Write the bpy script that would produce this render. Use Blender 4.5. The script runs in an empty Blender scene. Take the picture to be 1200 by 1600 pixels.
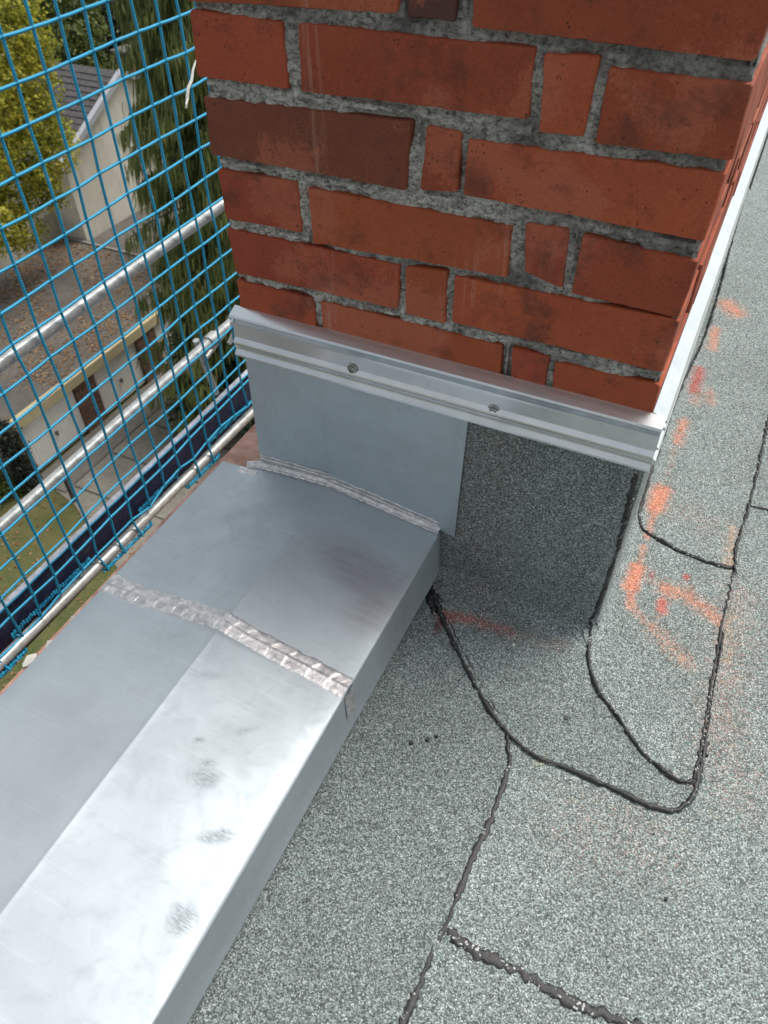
import bpy, math, random
from mathutils import Vector, Matrix, noise
rnd = random.Random(7)
D = bpy.data
SC = bpy.context.scene
COL = SC.collection

# ------------------------------------------------------------------ camera
cam = D.cameras.new('camera'); camo = D.objects.new('camera', cam); COL.objects.link(camo)
right = Vector((0.9010, 0.4337, -0.0105)).normalized()
fwd = Vector((-0.3108, 0.6283, -0.7132)).normalized()
right = (right - fwd * right.dot(fwd)).normalized()
up = right.cross(fwd)
M = Matrix(((right.x, up.x, -fwd.x, .5680), (right.y, up.y, -fwd.y, -.7208), (right.z, up.z, -fwd.z, .4656), (0, 0, 0, 1)))
camo.matrix_world = M
cam.sensor_fit = 'VERTICAL'; cam.sensor_height = 36; cam.lens = 36 * 1165.53 / 1600
cam.clip_start = .02; cam.clip_end = 3000
cam.dof.use_dof = True; cam.dof.focus_distance = 1.12; cam.dof.aperture_fstop = 9.5
SC.camera = camo

# ------------------------------------------------------------------ light
SUN_AZ = math.radians(34)      # from +Y towards +X
SUN_EL = math.radians(65)
w = D.worlds.new('World'); SC.world = w; w.use_nodes = True
nt = w.node_tree; nt.nodes.clear()
wo = nt.nodes.new('ShaderNodeOutputWorld'); bg = nt.nodes.new('ShaderNodeBackground')
sky = nt.nodes.new('ShaderNodeTexSky'); sky.sky_type = 'NISHITA'; sky.sun_disc = False
sky.sun_elevation = SUN_EL; sky.sun_rotation = SUN_AZ; sky.air_density = 1.2; sky.dust_density = 2.5; sky.ozone_density = 1.0
bg.inputs[1].default_value = .15
# thin milky cloud: takes half the blue out of the sky and varies it softly, the same in every direction
tc = nt.nodes.new('ShaderNodeTexCoord'); cn = nt.nodes.new('ShaderNodeTexNoise'); cn.inputs['Scale'].default_value = 2.2; cn.inputs['Detail'].default_value = 6
nt.links.new(tc.outputs['Generated'], cn.inputs['Vector'])
bw = nt.nodes.new('ShaderNodeRGBToBW'); nt.links.new(sky.outputs[0], bw.inputs[0])
tint = nt.nodes.new('ShaderNodeMix'); tint.data_type = 'RGBA'; tint.blend_type = 'MULTIPLY'; tint.inputs[0].default_value = 1
nt.links.new(bw.outputs[0], tint.inputs[6]); tint.inputs[7].default_value = (1.48, 1.54, 1.52, 1)
mr = nt.nodes.new('ShaderNodeMapRange'); nt.links.new(cn.outputs['Fac'], mr.inputs[0]); mr.inputs[1].default_value = .35; mr.inputs[2].default_value = .68; mr.inputs[3].default_value = .62; mr.inputs[4].default_value = .92
mxs = nt.nodes.new('ShaderNodeMix'); mxs.data_type = 'RGBA'; nt.links.new(mr.outputs[0], mxs.inputs[0]); nt.links.new(sky.outputs[0], mxs.inputs[6]); nt.links.new(tint.outputs[2], mxs.inputs[7])
nt.links.new(mxs.outputs[2], bg.inputs[0]); nt.links.new(bg.outputs[0], wo.inputs[0])
sd = D.lights.new('sun', 'SUN'); sd.energy = 2.7; sd.angle = math.radians(25); sd.color = (1, .95, .88)
so = D.objects.new('sun', sd); COL.objects.link(so)
sdir = Vector((math.sin(SUN_AZ) * math.cos(SUN_EL), math.cos(SUN_AZ) * math.cos(SUN_EL), math.sin(SUN_EL)))
so.rotation_euler = sdir.to_track_quat('Z', 'Y').to_euler(); so.location = sdir * 30
SC.view_settings.view_transform = 'Standard'; SC.view_settings.look = 'None'
SC.view_settings.exposure = 0.24; SC.view_settings.gamma = 1
SC.view_settings.use_curve_mapping = False
SC.render.engine = 'CYCLES'

# ------------------------------------------------------------------ node helpers
class N:
    def __init__(s, name):
        s.m = D.materials.new(name); s.m.use_nodes = True; s.t = s.m.node_tree
        s.b = s.t.nodes['Principled BSDF']; s.out = s.t.nodes['Material Output']
    def n(s, ty, **k):
        o = s.t.nodes.new(ty)
        for a, b in k.items(): setattr(o, a, b)
        return o
    def l(s, a, b): s.t.links.new(a, b)
    def setin(s, node, name, v):
        if hasattr(v, 'links') or isinstance(v, bpy.types.NodeSocket): s.l(v, node.inputs[name])
        else: node.inputs[name].default_value = v
    def pos(s): return s.n('ShaderNodeNewGeometry').outputs['Position']
    def obj(s): return s.n('ShaderNodeTexCoord').outputs['Object']
    def scale(s, v, sc, rot=(0, 0, 0), loc=(0, 0, 0)):
        m = s.n('ShaderNodeMapping'); s.l(v, m.inputs[0]); m.inputs['Scale'].default_value = sc
        m.inputs['Rotation'].default_value = rot; m.inputs['Location'].default_value = loc; return m.outputs[0]
    def noise(s, v, sc, det=4, rough=.6, dist=0):
        o = s.n('ShaderNodeTexNoise'); s.l(v, o.inputs['Vector']); o.inputs['Scale'].default_value = sc
        o.inputs['Detail'].default_value = det; o.inputs['Roughness'].default_value = rough
        o.inputs['Distortion'].default_value = dist; return o.outputs['Fac']
    def vor(s, v, sc, feat='F1', out='Color', rn=1):
        o = s.n('ShaderNodeTexVoronoi'); o.feature = feat; s.l(v, o.inputs['Vector']); o.inputs['Scale'].default_value = sc
        o.inputs['Randomness'].default_value = rn
        return o.outputs[out]
    def ramp(s, f, stops, interp='LINEAR'):
        o = s.n('ShaderNodeValToRGB'); s.l(f, o.inputs[0]); e = o.color_ramp.elements; o.color_ramp.interpolation = interp
        while len(e) < len(stops): e.new(.5)
        for i, (p, c) in enumerate(stops):
            e[i].position = p; e[i].color = (c, c, c, 1) if not isinstance(c, (tuple, list)) else (*c[:3], 1)
        return o.outputs[0]
    def mix(s, f, a, b, mode='MIX'):
        o = s.n('ShaderNodeMix'); o.data_type = 'RGBA'; o.blend_type = mode
        for i, v in ((0, f), (6, a), (7, b)):
            if isinstance(v, bpy.types.NodeSocket): s.l(v, o.inputs[i])
            elif i == 0: o.inputs[0].default_value = v
            else: o.inputs[i].default_value = (*v[:3], 1)
        return o.outputs[2]
    def math(s, op, a, b=0, c=0, clamp=False):
        o = s.n('ShaderNodeMath'); o.operation = op; o.use_clamp = clamp
        for i, v in enumerate((a, b, c)):
            if isinstance(v, bpy.types.NodeSocket): s.l(v, o.inputs[i])
            else: o.inputs[i].default_value = v
        return o.outputs[0]
    def bump(s, h, st, dist, prev=None):
        o = s.n('ShaderNodeBump'); s.l(h, o.inputs['Height']); o.inputs['Strength'].default_value = st
        o.inputs['Distance'].default_value = dist
        if prev: s.l(prev, o.inputs['Normal'])
        return o.outputs[0]
    def ellipse(s, v, c, r, ang=0):
        """1 in the middle of an ellipse in the XY plane, 0 outside"""
        sub = s.n('ShaderNodeVectorMath'); sub.operation = 'SUBTRACT'; s.l(v, sub.inputs[0]); sub.inputs[1].default_value = (*c, 0)
        ro = s.n('ShaderNodeVectorRotate'); ro.rotation_type = 'Z_AXIS'; s.l(sub.outputs[0], ro.inputs[0]); ro.inputs['Angle'].default_value = ang
        mu = s.n('ShaderNodeVectorMath'); mu.operation = 'MULTIPLY'; s.l(ro.outputs[0], mu.inputs[0]); mu.inputs[1].default_value = (1 / r[0], 1 / r[1], 0)
        le = s.n('ShaderNodeVectorMath'); le.operation = 'LENGTH'; s.l(mu.outputs[0], le.inputs[0])
        return s.math('SUBTRACT', 1.0, le.outputs['Value'], clamp=True)
    def fin(s, col=None, rough=None, metal=None, normal=None, **k):
        for nm, v in (('Base Color', col), ('Roughness', rough), ('Metallic', metal), ('Normal', normal)):
            if v is None: continue
            if isinstance(v, bpy.types.NodeSocket): s.l(v, s.b.inputs[nm])
            elif nm == 'Base Color': s.b.inputs[nm].default_value = (*v[:3], 1)
            else: s.b.inputs[nm].default_value = v
        for a, v in k.items(): s.b.inputs[a].default_value = v
        return s.m

def mat_brick():
    m = N('fired_brick'); P = m.pos()
    oi = m.n('ShaderNodeObjectInfo')
    n1 = m.noise(P, 34, 8, .72); n2 = m.noise(P, 260, 4, .7); n3 = m.noise(P, 9, 5, .65, .6); big = m.noise(m.scale(P, (1, 1, 1), loc=(3, 1, 7)), 6.5, 3, .55)
    base = m.mix(m.ramp(n3, [(.34, 0), (.66, 1)]), oi.outputs['Color'], m.mix(1, oi.outputs['Color'], (1.25, 1.35, 1.3), 'MULTIPLY'))
    # pale bloom where the fire skin has worn off
    f1 = m.math('ADD', big, m.math('MULTIPLY', m.math('SUBTRACT', m.noise(P, 170, 6, .85), .5), .30)); f = m.ramp(f1, [(.545, 0), (.575, 1)])
    base = m.mix(m.math('MULTIPLY', f, .55), base, (.40, .115, .062))
    # vertical lime runs
    st = m.noise(m.scale(P, (150, 150, 5)), 1, 3, .6)
    sx = m.n('ShaderNodeSeparateXYZ'); m.l(P, sx.inputs[0])
    gr = m.noise(P, 620, 3, .8); base = m.mix(m.ramp(gr, [(.40, .30), (.52, 0)]), base, (.10, .035, .024)); base = m.mix(m.ramp(gr, [(.56, 0), (.70, .35)]), base, (.50, .17, .10))
    band = m.math('SUBTRACT', 1, m.math('MULTIPLY', m.math('ABSOLUTE', m.math('SUBTRACT', sx.outputs[0], .140)), 85), clamp=True)
    runs = m.math('MULTIPLY', m.ramp(st, [(.5, 0), (.62, 1)]), m.math('ADD', m.math('MULTIPLY', band, .35), m.ramp(m.noise(P, 5, 2), [(.58, 0), (.72, .16)])))
    base = m.mix(runs, base, (.55, .36, .29))
    # dark burnt shading towards some edges and pin holes
    base = m.mix(m.ramp(m.noise(m.scale(P, (1, 1, 1), loc=(9, 4, 2)), 14, 6, .7), [(.52, 0), (.70, .85)]), base, (.065, .026, .020))
    ed = m.noise(m.scale(P, (1, 1, 1), loc=(1, 8, 5)), 42, 7, .75); base = m.mix(m.ramp(ed, [(.60, 0), (.70, .6)]), base, (.045, .022, .018))
    pits = m.ramp(m.vor(P, 190, out='Distance'), [(.10, 1), (.2, 0)])
    pits = m.math('MULTIPLY', pits, m.ramp(m.noise(P, 45, 3), [(.53, 0), (.6, 1)]))
    base = m.mix(pits, base, (.035, .018, .014))
    h = m.math('SUBTRACT', m.math('ADD', m.math('MULTIPLY', n1, .5), m.math('MULTIPLY', n2, .35)), pits)
    nb = m.bump(h, .8, .0014)
    return m.fin(base, m.ramp(n1, [(.3, .55), (.7, .8)]), normal=nb, **{'Specular IOR Level': .28})

def mat_mortar(light=(.74, .71, .65), dark=(.05, .048, .044)):
    m = N('lime_mortar'); P = m.pos()
    n1 = m.noise(m.scale(P, (1, 1, 1.7)), 150, 8, .9, .3); n2 = m.noise(P, 9, 4, .6); n3 = m.vor(P, 520)
    g = m.n('ShaderNodeRGBToBW'); m.l(n3, g.inputs[0])
    c = m.mix(m.ramp(n1, [(.43, 0), (.54, 1)]), dark, light)
    sxm = m.n('ShaderNodeSeparateXYZ'); m.l(P, sxm.inputs[0]); n2 = m.math('ADD', n2, m.math('MULTIPLY', m.math('SUBTRACT', sxm.outputs[0], .27), .28)); c = m.mix(m.ramp(n2, [(.48, 0), (.66, .7)]), c, (.055, .056, .056))
    c = m.mix(m.math('MULTIPLY', g.outputs[0], .35), c, (.5, .48, .44))
    nb = m.bump(n1, 1, .004); nb = m.bump(g.outputs[0], .5, .0012, nb)
    return m.fin(c, .95, normal=nb)

def mat_zinc(name, base=(.45, .492, .525), rough=(.47, .60), marks=False, brushed=True):
    m = N(name); P = m.pos()
    fine = m.noise(m.scale(P, (6, 900, 60)), 1, 3, .6) if brushed else m.noise(P, 300, 3)
    cloud = m.noise(P, 9, 6, .62, .5); sm = m.noise(P, 34, 7, .7, 1.2)
    sc = m.noise(m.scale(P, (5, 260, 40), rot=(0, 0, .12)), 1, 2, .5)
    c = m.mix(m.ramp(cloud, [(.35, 0), (.68, 1)]), base, tuple(v * .86 for v in base))
    c = m.mix(m.ramp(sm, [(.52, 0), (.74, .5)]), c, (.36, .39, .42))
    c = m.mix(m.ramp(sc, [(.58, 0), (.76, .10)]), c, (.80, .83, .84))
    r = m.math('ADD', m.math('MULTIPLY', cloud, rough[1] - rough[0]), rough[0])
    r = m.math('ADD', r, m.math('MULTIPLY', m.ramp(sm, [(.4, 0), (.7, 1)]), .10))
    r = m.math('ADD', r, m.math('MULTIPLY', m.math('SUBTRACT', fine, .5), .12))
    if marks:
        tot = None
        for (cx, cy, rx, ry, a, s_) in [(.2205, -.477, .016, .010, .5, 1), (.214, -.463, .010, .005, .4, .8), (.2696, -.5234, .013, .004, .3, 1), (.262, -.530, .012, .004, .3, .9), (.274, -.516, .010, .003, .3, .8), (.2833, -.6054, .013, .010, 1.0, 1), (.275, -.598, .008, .004, .2, .8), (.155, -.37, .020, .004, .4, .5), (.1, -.31, .03, .006, -.2, .35), (.03, -.12, .025, .010, .9, .3), (.23, -.41, .012, .004, .7, .6), (.19, -.445, .006, .003, .7, .9)]:
            e = m.math('MULTIPLY', m.ellipse(P, (cx, cy), (rx * 1.5, ry * 1.7), -a), s_ * 1.6)
            tot = e if tot is None else m.math('MAXIMUM', tot, e)
        k = m.math('MULTIPLY', tot, m.ramp(m.noise(m.scale(P, (1, 5.0, 1), rot=(0, 0, .25)), 150, 6, .8), [(.40, 0), (.56, 1)]), clamp=True)
        c = m.mix(m.math('MULTIPLY', k, .28), c, (.24, .26, .26)); r = m.math('ADD', r, m.math('MULTIPLY', k, .25))
        # purplish grey tint in two soft ellipses, broken into streaks
        ht = m.math('MAXIMUM', m.ellipse(P, (.245, -.135), (.11, .050), .25), m.math('MULTIPLY', m.ellipse(P, (.285, -.185), (.05, .06), .3), .8))
        hk = m.math('MULTIPLY', m.ramp(ht, [(0, 0), (.6, 1)]), m.math('ADD', .45, m.math('MULTIPLY', m.ramp(m.noise(m.scale(P, (6, 120, 10), rot=(0, 0, .1)), 1, 5, .7), [(.35, 0), (.65, 1)]), .5)))
        c = m.mix(m.math('MULTIPLY', hk, .62), c, (.25, .215, .235))
        h2 = m.math('MULTIPLY', m.ellipse(P, (.10, -.345), (.10, .022), .1), .8); c = m.mix(m.math('MULTIPLY', m.math('MULTIPLY', h2, m.ramp(sm, [(.35, 0), (.6, 1)])), .4), c, (.30, .33, .36))
    wav = m.noise(P, 5.5, 2, .5)
    nb = m.bump(wav, .28, .012); nb = m.bump(fine, .05, .0006, nb); nb = m.bump(sm, .10, .0006, nb)
    return m.fin(c, r, metal=.78, normal=nb)

def mat_alu():
    m = N('rail_aluminium'); P = m.pos()
    fine = m.noise(m.scale(P, (4, 4, 1400)), 1, 2, .5); n = m.noise(P, 22, 5, .6)
    c = m.mix(m.ramp(n, [(.4, 0), (.7, 1)]), (.76, .78, .79), (.64, .66, .67))
    nb = m.bump(fine, .04, .0002)
    return m.fin(c, m.math('ADD', m.math('MULTIPLY', n, .10), .13), metal=1.0, normal=nb)

def mat_solder():
    m = N('solder_tin'); P = m.pos()
    n = m.noise(P, 95, 6, .65, .7); n2 = m.noise(P, 420, 3, .6)
    c = m.mix(m.ramp(n, [(.38, 0), (.64, 1)]), (.43, .42, .43), (.70, .67, .67))
    nb = m.bump(n, .45, .0014); nb = m.bump(n2, .2, .0004, nb)
    return m.fin(c, m.math('ADD', m.math('MULTIPLY', n, .3), .28), metal=.8, normal=nb)

def mat_felt():
    m = N('slated_bitumen_felt'); P = m.pos()
    wob = m.n('ShaderNodeTexNoise'); m.l(P, wob.inputs['Vector']); wob.inputs['Scale'].default_value = 420
    ad = m.n('ShaderNodeVectorMath'); ad.operation = 'MULTIPLY_ADD'; m.l(wob.outputs['Color'], ad.inputs[0]); ad.inputs[1].default_value = (.0016,) * 3; m.l(P, ad.inputs[2])
    Q = ad.outputs[0]
    v = m.n('ShaderNodeTexVoronoi'); m.l(Q, v.inputs['Vector']); v.inputs['Scale'].default_value = 700
    s = m.n('ShaderNodeSeparateColor'); m.l(v.outputs['Color'], s.inputs[0])
    r1, r2 = s.outputs[0], s.outputs[1]
    col = m.ramp(r1, [(0, (.048, .060, .057)), (.25, (.105, .134, .126)), (.5, (.190, .238, .224)), (.75, (.285, .350, .331)), (.93, (.42, .49, .465)), (1, (.62, .67, .64))])
    col = m.mix(m.ramp(r2, [(.80, 0), (.97, .5)]), col, (.30, .27, .25))
    # bitumen showing between the granules
    gap = m.ramp(v.outputs['Distance'], [(.52, 0), (.82, .65)])
    col = m.mix(gap, col, (.03, .034, .034))
    big = m.noise(P, 5, 7, .68)
    col = m.mix(m.ramp(big, [(.38, .0), (.66, .8)]), col, m.mix(1, col, (.80, .80, .79), 'MULTIPLY'))
    col = m.mix(m.ramp(m.noise(P, 19, 6, .75, 1.0), [(.62, 0), (.74, .35)]), col, (.10, .115, .11))
    at = m.n('ShaderNodeAttribute'); at.attribute_name = 'stain'
    br = m.math('ADD', m.math('MULTIPLY', m.noise(P, 85, 5, .75), .9), m.math('MULTIPLY', r2, .45))
    f = m.ramp(m.math('ADD', at.outputs['Alpha'], m.math('SUBTRACT', br, .68)), [(.22, 0), (.80, 1)])
    f = m.math('MULTIPLY', f, m.ramp(at.outputs['Alpha'], [(.02, 0), (.12, 1)]))
    sc = m.mix(.35, at.outputs['Color'], m.mix(1, at.outputs['Color'], m.mix(.0, col, (3, 3, 3)), 'MULTIPLY'))
    sc = m.mix(1, at.outputs['Color'], m.mix(m.ramp(r1, [(0, 0), (1, 1)]), (.45, .45, .45), (1.35, 1.35, 1.35)), 'MULTIPLY')
    col = m.mix(m.math('MULTIPLY', f, .8), col, sc)
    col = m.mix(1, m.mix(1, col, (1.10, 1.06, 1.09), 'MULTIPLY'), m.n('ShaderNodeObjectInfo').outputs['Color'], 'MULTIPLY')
    nb = m.bump(m.math('ADD', m.math('SUBTRACT', 1, v.outputs['Distance']), m.math('MULTIPLY', r1, .6)), .75, .0011)
    return m.fin(col, .86, normal=nb)

def mat_bitumen():
    m = N('bitumen'); P = m.pos(); n = m.noise(P, 160, 5, .7); v = m.n('ShaderNodeTexVoronoi'); m.l(P, v.inputs['Vector']); v.inputs['Scale'].default_value = 480
    s = m.n('ShaderNodeSeparateColor'); m.l(v.outputs['Color'], s.inputs[0])
    k = m.math('MULTIPLY', m.ramp(s.outputs[0], [(.86, 0), (.90, 1)]), m.ramp(m.noise(P, 60, 3), [(.54, 0), (.60, 1)]))
    c = m.mix(m.ramp(n, [(.4, 0), (.7, 1)]), (.010, .010, .011), (.045, .040, .042)); c = m.mix(k, c, (.42, .44, .42))
    return m.fin(c, m.math('ADD', m.math('MULTIPLY', n, .4), .28), normal=m.bump(n, .7, .002))

def mat_plain(name, col, rough=.7, metal=0, var=.25, sc=12, bump=.3, bd=.003):
    m = N(name); P = m.pos(); n = m.noise(P, sc, 6, .65)
    c = m.mix(m.ramp(n, [(.32, 0), (.70, 1)]), tuple(v * (1 - var) for v in col), tuple(min(1, v * (1 + var)) for v in col))
    return m.fin(c, rough, metal=metal, normal=m.bump(n, bump, bd))

def mat_tube(name, worn=.4):
    m = N(name); P = m.pos(); n = m.noise(P, 55, 7, .75); n2 = m.noise(m.scale(P, (60, 6, 60)), 1, 4, .7)
    c = m.mix(m.ramp(n, [(.40, 0), (.62, 1)]), (.40, .41, .40), (.60, .61, .60))
    c = m.mix(m.ramp(n2, [(.52, 0), (.66, worn)]), c, (.25, .23, .21))
    return m.fin(c, m.math('ADD', m.math('MULTIPLY', n, .2), .34), metal=.45, normal=m.bump(n, .03, .0003))

def mat_cord():
    m = N('blue_net_cord'); P = m.pos()
    wv = m.n('ShaderNodeTexWave'); wv.bands_direction = 'DIAGONAL'; m.l(P, wv.inputs[0]); wv.inputs['Scale'].default_value = 75
    c = m.mix(m.ramp(wv.outputs['Fac'], [(.2, 0), (.7, 1)]), (.006, .16, .33), (.02, .40, .62))
    return m.fin(c, .45, normal=m.bump(wv.outputs['Fac'], .5, .001))

def mat_toe():
    m = N('navy_board_paint'); P = m.pos(); n = m.noise(P, 22, 7, .75); n2 = m.noise(P, 90, 4, .7); n3 = m.noise(m.scale(P, (1, .35, 1)), 38, 5, .7)
    c = m.mix(m.ramp(n, [(.4, 0), (.66, 1)]), (.010, .014, .050), (.032, .028, .075))
    c = m.mix(m.ramp(n2, [(.62, 0), (.70, .75)]), c, (.35, .36, .45)); c = m.mix(m.ramp(n3, [(.62, 0), (.68, .5)]), c, (.20, .16, .15))
    return m.fin(c, .55, normal=m.bump(n2, .3, .002))

def mat_stone():
    m = N('pink_render'); P = m.pos(); n = m.noise(P, 28, 7, .7); n2 = m.noise(P, 7, 4)
    c = m.mix(m.ramp(n, [(.36, 0), (.66, 1)]), (.30, .15, .115), (.56, .38, .31)); c = m.mix(m.ramp(n2, [(.5, 0), (.72, .6)]), c, (.46, .16, .13))
    c = m.mix(m.ramp(m.noise(P, 140, 4), [(.64, 0), (.72, .8)]), c, (.08, .06, .05))
    return m.fin(c, .9, normal=m.bump(n, .6, .004))

def mat_leaf(name, stops, trans=.25):
    m = N(name); g = m.n('ShaderNodeNewGeometry'); P = g.outputs['Position']
    n = m.noise(P, .9, 3, .6)
    f = m.math('ADD', m.math('MULTIPLY', g.outputs['Random Per Island'], .6), m.math('MULTIPLY', m.ramp(n, [(.3, 0), (.7, 1)]), .4))
    c = m.ramp(f, stops)
    m.fin(c, .6); tr = m.n('ShaderNodeBsdfTranslucent'); m.l(c, tr.inputs[0]); mx = m.n('ShaderNodeMixShader'); mx.inputs[0].default_value = trans
    m.l(m.b.outputs[0], mx.inputs[1]); m.l(tr.outputs[0], mx.inputs[2]); m.l(mx.outputs[0], m.out.inputs[0])
    return m.m

def mat_ground(name, a, b, c3, s1=.9, s2=12):
    m = N(name); P = m.pos(); n = m.noise(P, s1, 5, .65); n2 = m.noise(P, s2, 6, .75)
    c = m.mix(m.ramp(n, [(.35, 0), (.65, 1)]), a, b); c = m.mix(m.ramp(n2, [(.50, 0), (.66, .8)]), c, c3)
    return m.fin(c, .95, normal=m.bump(n2, .6, .05))

M_BRICK = mat_brick(); M_MORT = mat_mortar(); M_FELT = mat_felt(); M_BIT = mat_bitumen()
M_ZINC = mat_zinc('coping_zinc', marks=True); M_ZPL = mat_zinc('upstand_zinc', (.50, .56, .60), (.36, .52)); M_ALU = mat_alu(); M_SOL = mat_solder()
M_STEEL = mat_plain('stainless_steel', (.30, .29, .27), .25, 1, .2, 60, .1, .0005)
M_TUBE = mat_tube('galvanised_tube'); M_TUBEW = mat_tube('weathered_tube', .15)
M_CORD = mat_cord(); M_TOE = mat_toe(); M_STONE = mat_stone()
M_WHITE = mat_plain('white_plastic', (.78, .76, .70), .5, 0, .1)

# ------------------------------------------------------------------ mesh helpers
def link(o, parent=None):
    COL.objects.link(o)
    if parent: o.parent = parent
    return o
def mesh(name, vs, fs, mat, parent=None, smooth=False, sharp=None):
    me = D.meshes.new(name); me.from_pydata([tuple(v) for v in vs], [], fs)
    if isinstance(mat, (list, tuple)):
        for m_ in mat: me.materials.append(m_)
    elif mat: me.materials.append(mat)
    me.validate(); me.update()
    if smooth:
        me.polygons.foreach_set('use_smooth', [True] * len(me.polygons))
        if sharp: me.set_sharp_from_angle(angle=math.radians(sharp))
    o = D.objects.new(name, me); return link(o, parent)
def empty(name, loc=(0, 0, 0), parent=None):
    o = D.objects.new(name, None); o.location = loc; o.empty_display_size = .05; return link(o, parent)
def tag(o, label=None, cat=None, group=None, kind=None):
    for k, v in (('label', label), ('category', cat), ('group', group), ('kind', kind)):
        if v: o[k] = v
    return o
def parent_keep(root):  # children meshes are made in world space: cancel the root's offset
    for c in root.children: c.location = c.location - root.location
class MB:
    def __init__(s): s.v = []; s.f = []
    def add(s, vs, fs):
        k = len(s.v); s.v += [tuple(v) for v in vs]; s.f += [tuple(i + k for i in f) for f in fs]
    def box(s, x0, x1, y0, y1, z0, z1):
        s.add([(x0, y0, z0), (x1, y0, z0), (x1, y1, z0), (x0, y1, z0), (x0, y0, z1), (x1, y0, z1), (x1, y1, z1), (x0, y1, z1)],
              [(0, 3, 2, 1), (4, 5, 6, 7), (0, 1, 5, 4), (1, 2, 6, 5), (2, 3, 7, 6), (3, 0, 4, 7)])
    def tube(s, pts, r, n=10, cap=True, rf=None):
        pts = [Vector(p) for p in pts]; k = len(s.v); m_ = len(pts)
        t0 = (pts[1] - pts[0]).normalized(); a = t0.orthogonal().normalized(); 
        for i, p in enumerate(pts):
            t = (pts[min(i + 1, m_ - 1)] - pts[max(i - 1, 0)]).normalized()
            a = (a - t * a.dot(t)).normalized(); b = t.cross(a); rr = rf(i) if rf else r
            for j in range(n):
                an = 2 * math.pi * j / n; s.v.append(tuple(p + a * (rr * math.cos(an)) + b * (rr * math.sin(an))))
        for i in range(m_ - 1):
            for j in range(n):
                j2 = (j + 1) % n; s.f.append((k + i * n + j, k + i * n + j2, k + (i + 1) * n + j2, k + (i + 1) * n + j))
        if cap:
            s.f.append(tuple(k + j for j in reversed(range(n)))); s.f.append(tuple(k + (m_ - 1) * n + j for j in range(n)))
    def build(s, name, mat, parent=None, smooth=False, sharp=40): return mesh(name, s.v, s.f, mat, parent, smooth, sharp)
def nz(x, y, z, s=1): return noise.noise(Vector((x * s, y * s, z * s)))

# ================================================================== SETTING: roof felt
ZR = -.46
def lift(x): return max(0, .505 - x) * .12
CX, CY, CR, FA = .532, .016, .022, .028
def outline():
    """points and outward normals round the foot of the chimney, front then right side"""
    L = []
    n = 74
    for i in range(n): L.append((.282 + (CX - .282) * i / n, CY - CR, 0, -1))
    for i in range(100):
        a = -math.pi / 2 + math.pi / 2 * i / 100; L.append((CX + CR * math.cos(a), CY + CR * math.sin(a), math.cos(a), math.sin(a)))
    y = CY
    while y < 1.75:
        L.append((CX + CR, y, 1, 0)); y += .0045 if y < .6 else .012
    return L
def profile(off, ext=.30):
    Pp = []
    for i in range(34): Pp.append((off, -.10 + (ZR + FA + .10) * i / 34))
    for i in range(13):
        a = math.pi / 2 * i / 13; Pp.append((FA - (FA - off) * math.cos(a), ZR + FA - (FA - off) * math.sin(a)))
    d = FA
    while d < ext: Pp.append((d, ZR + off)); d += .0038
    return Pp
ORANGE = (.62, .22, .115); RED = (.42, .055, .03); PINK = (.50, .25, .16); BROWN = (.16, .075, .05)
STAINS = [  # x0,y0,x1,y1,width,strength,colour
    (.589, .345, .588, .295, .013, .95, ORANGE), (.588, .295, .590, .22, .006, .62, ORANGE), (.590, .42, .592, .34, .006, .35, PINK),
    (.590, .150, .589, .105, .011, .95, ORANGE), (.589, .20, .590, .15, .006, .55, ORANGE), (.589, .105, .597, .066, .007, .70, ORANGE),
    (.606, .135, .638, .122, .012, .38, PINK), (.638, .125, .668, .128, .015, .60, (.60, .20, .09)), (.668, .128, .722, .100, .014, .58, (.60, .22, .11)),
    (.640, .098, .642, .080, .008, .75, (.60, .10, .05)), (.6627, .1625, .664, .164, .005, .85, RED), (.611, .150, .613, .140, .005, .6, RED),
    (.600, .064, .640, .040, .008, .45, ORANGE), (.636, .042, .690, .004, .016, .42, (.58, .26, .14)),
    (.590, .56, .590, .49, .010, .62, ORANGE), (.589, .49, .589, .42, .007, .35, PINK), (.588, .75, .590, .67, .012, .72, RED), (.60, .69, .600, .63, .014, .40, ORANGE), (.618, .68, .630, .64, .010, .45, ORANGE),
    (.600, 1.05, .625, 1.02, .022, .70, ORANGE), (.594, .93, .600, .84, .011, .60, ORANGE),
    (.345, -.084, .390, -.066, .010, .62, RED), (.390, -.066, .450, -.0588, .012, .50, RED), (.450, -.0588, .520, -.045, .014, .34, (.30, .10, .07)),
    (.346, -.090, .352, -.112, .006, .85, (.12, .015, .01)), (.330, -.02, .400, -.018, .030, .34, BROWN),
    (.744, .16, .752, -.10, .035, .30, PINK), (.765, -.10, .78, -.16, .05, .22, PINK), (.716, .30, .720, .22, .010, .46, (.60, .34, .17)), (.739, .12, .741, .03, .010, .40, (.60, .34, .17)),
    (.62, -.29, .70, -.27, .05, .20, PINK), (.60, .31, .68, .30, .03, .24, PINK), (.545, -.232, .55, -.230, .006, .4, (.6, .5, .25)),
]
def stain(x, y, z):
    best = 0; c = (1, 1, 1)
    for (x0, y0, x1, y1, wd, st, col) in STAINS:
        if abs(x - x0) > .2 or abs(y - y0) > .4: continue
        dx, dy = x1 - x0, y1 - y0; L = dx * dx + dy * dy
        wd = wd * 1.15; st = st * .97
        t = max(0, min(1, ((x - x0) * dx + (y - y0) * dy) / L)) if L else 0
        px, py = x - x0 - dx * t, y - y0 - dy * t; d = math.hypot(px, py) / wd
        if d < 1.8:
            s_ = st * (1 if d < .2 else max(0, 1 - (d - .2) / 1.6))
            if s_ > best: best = s_; c = col
    return (*c, best)
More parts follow.
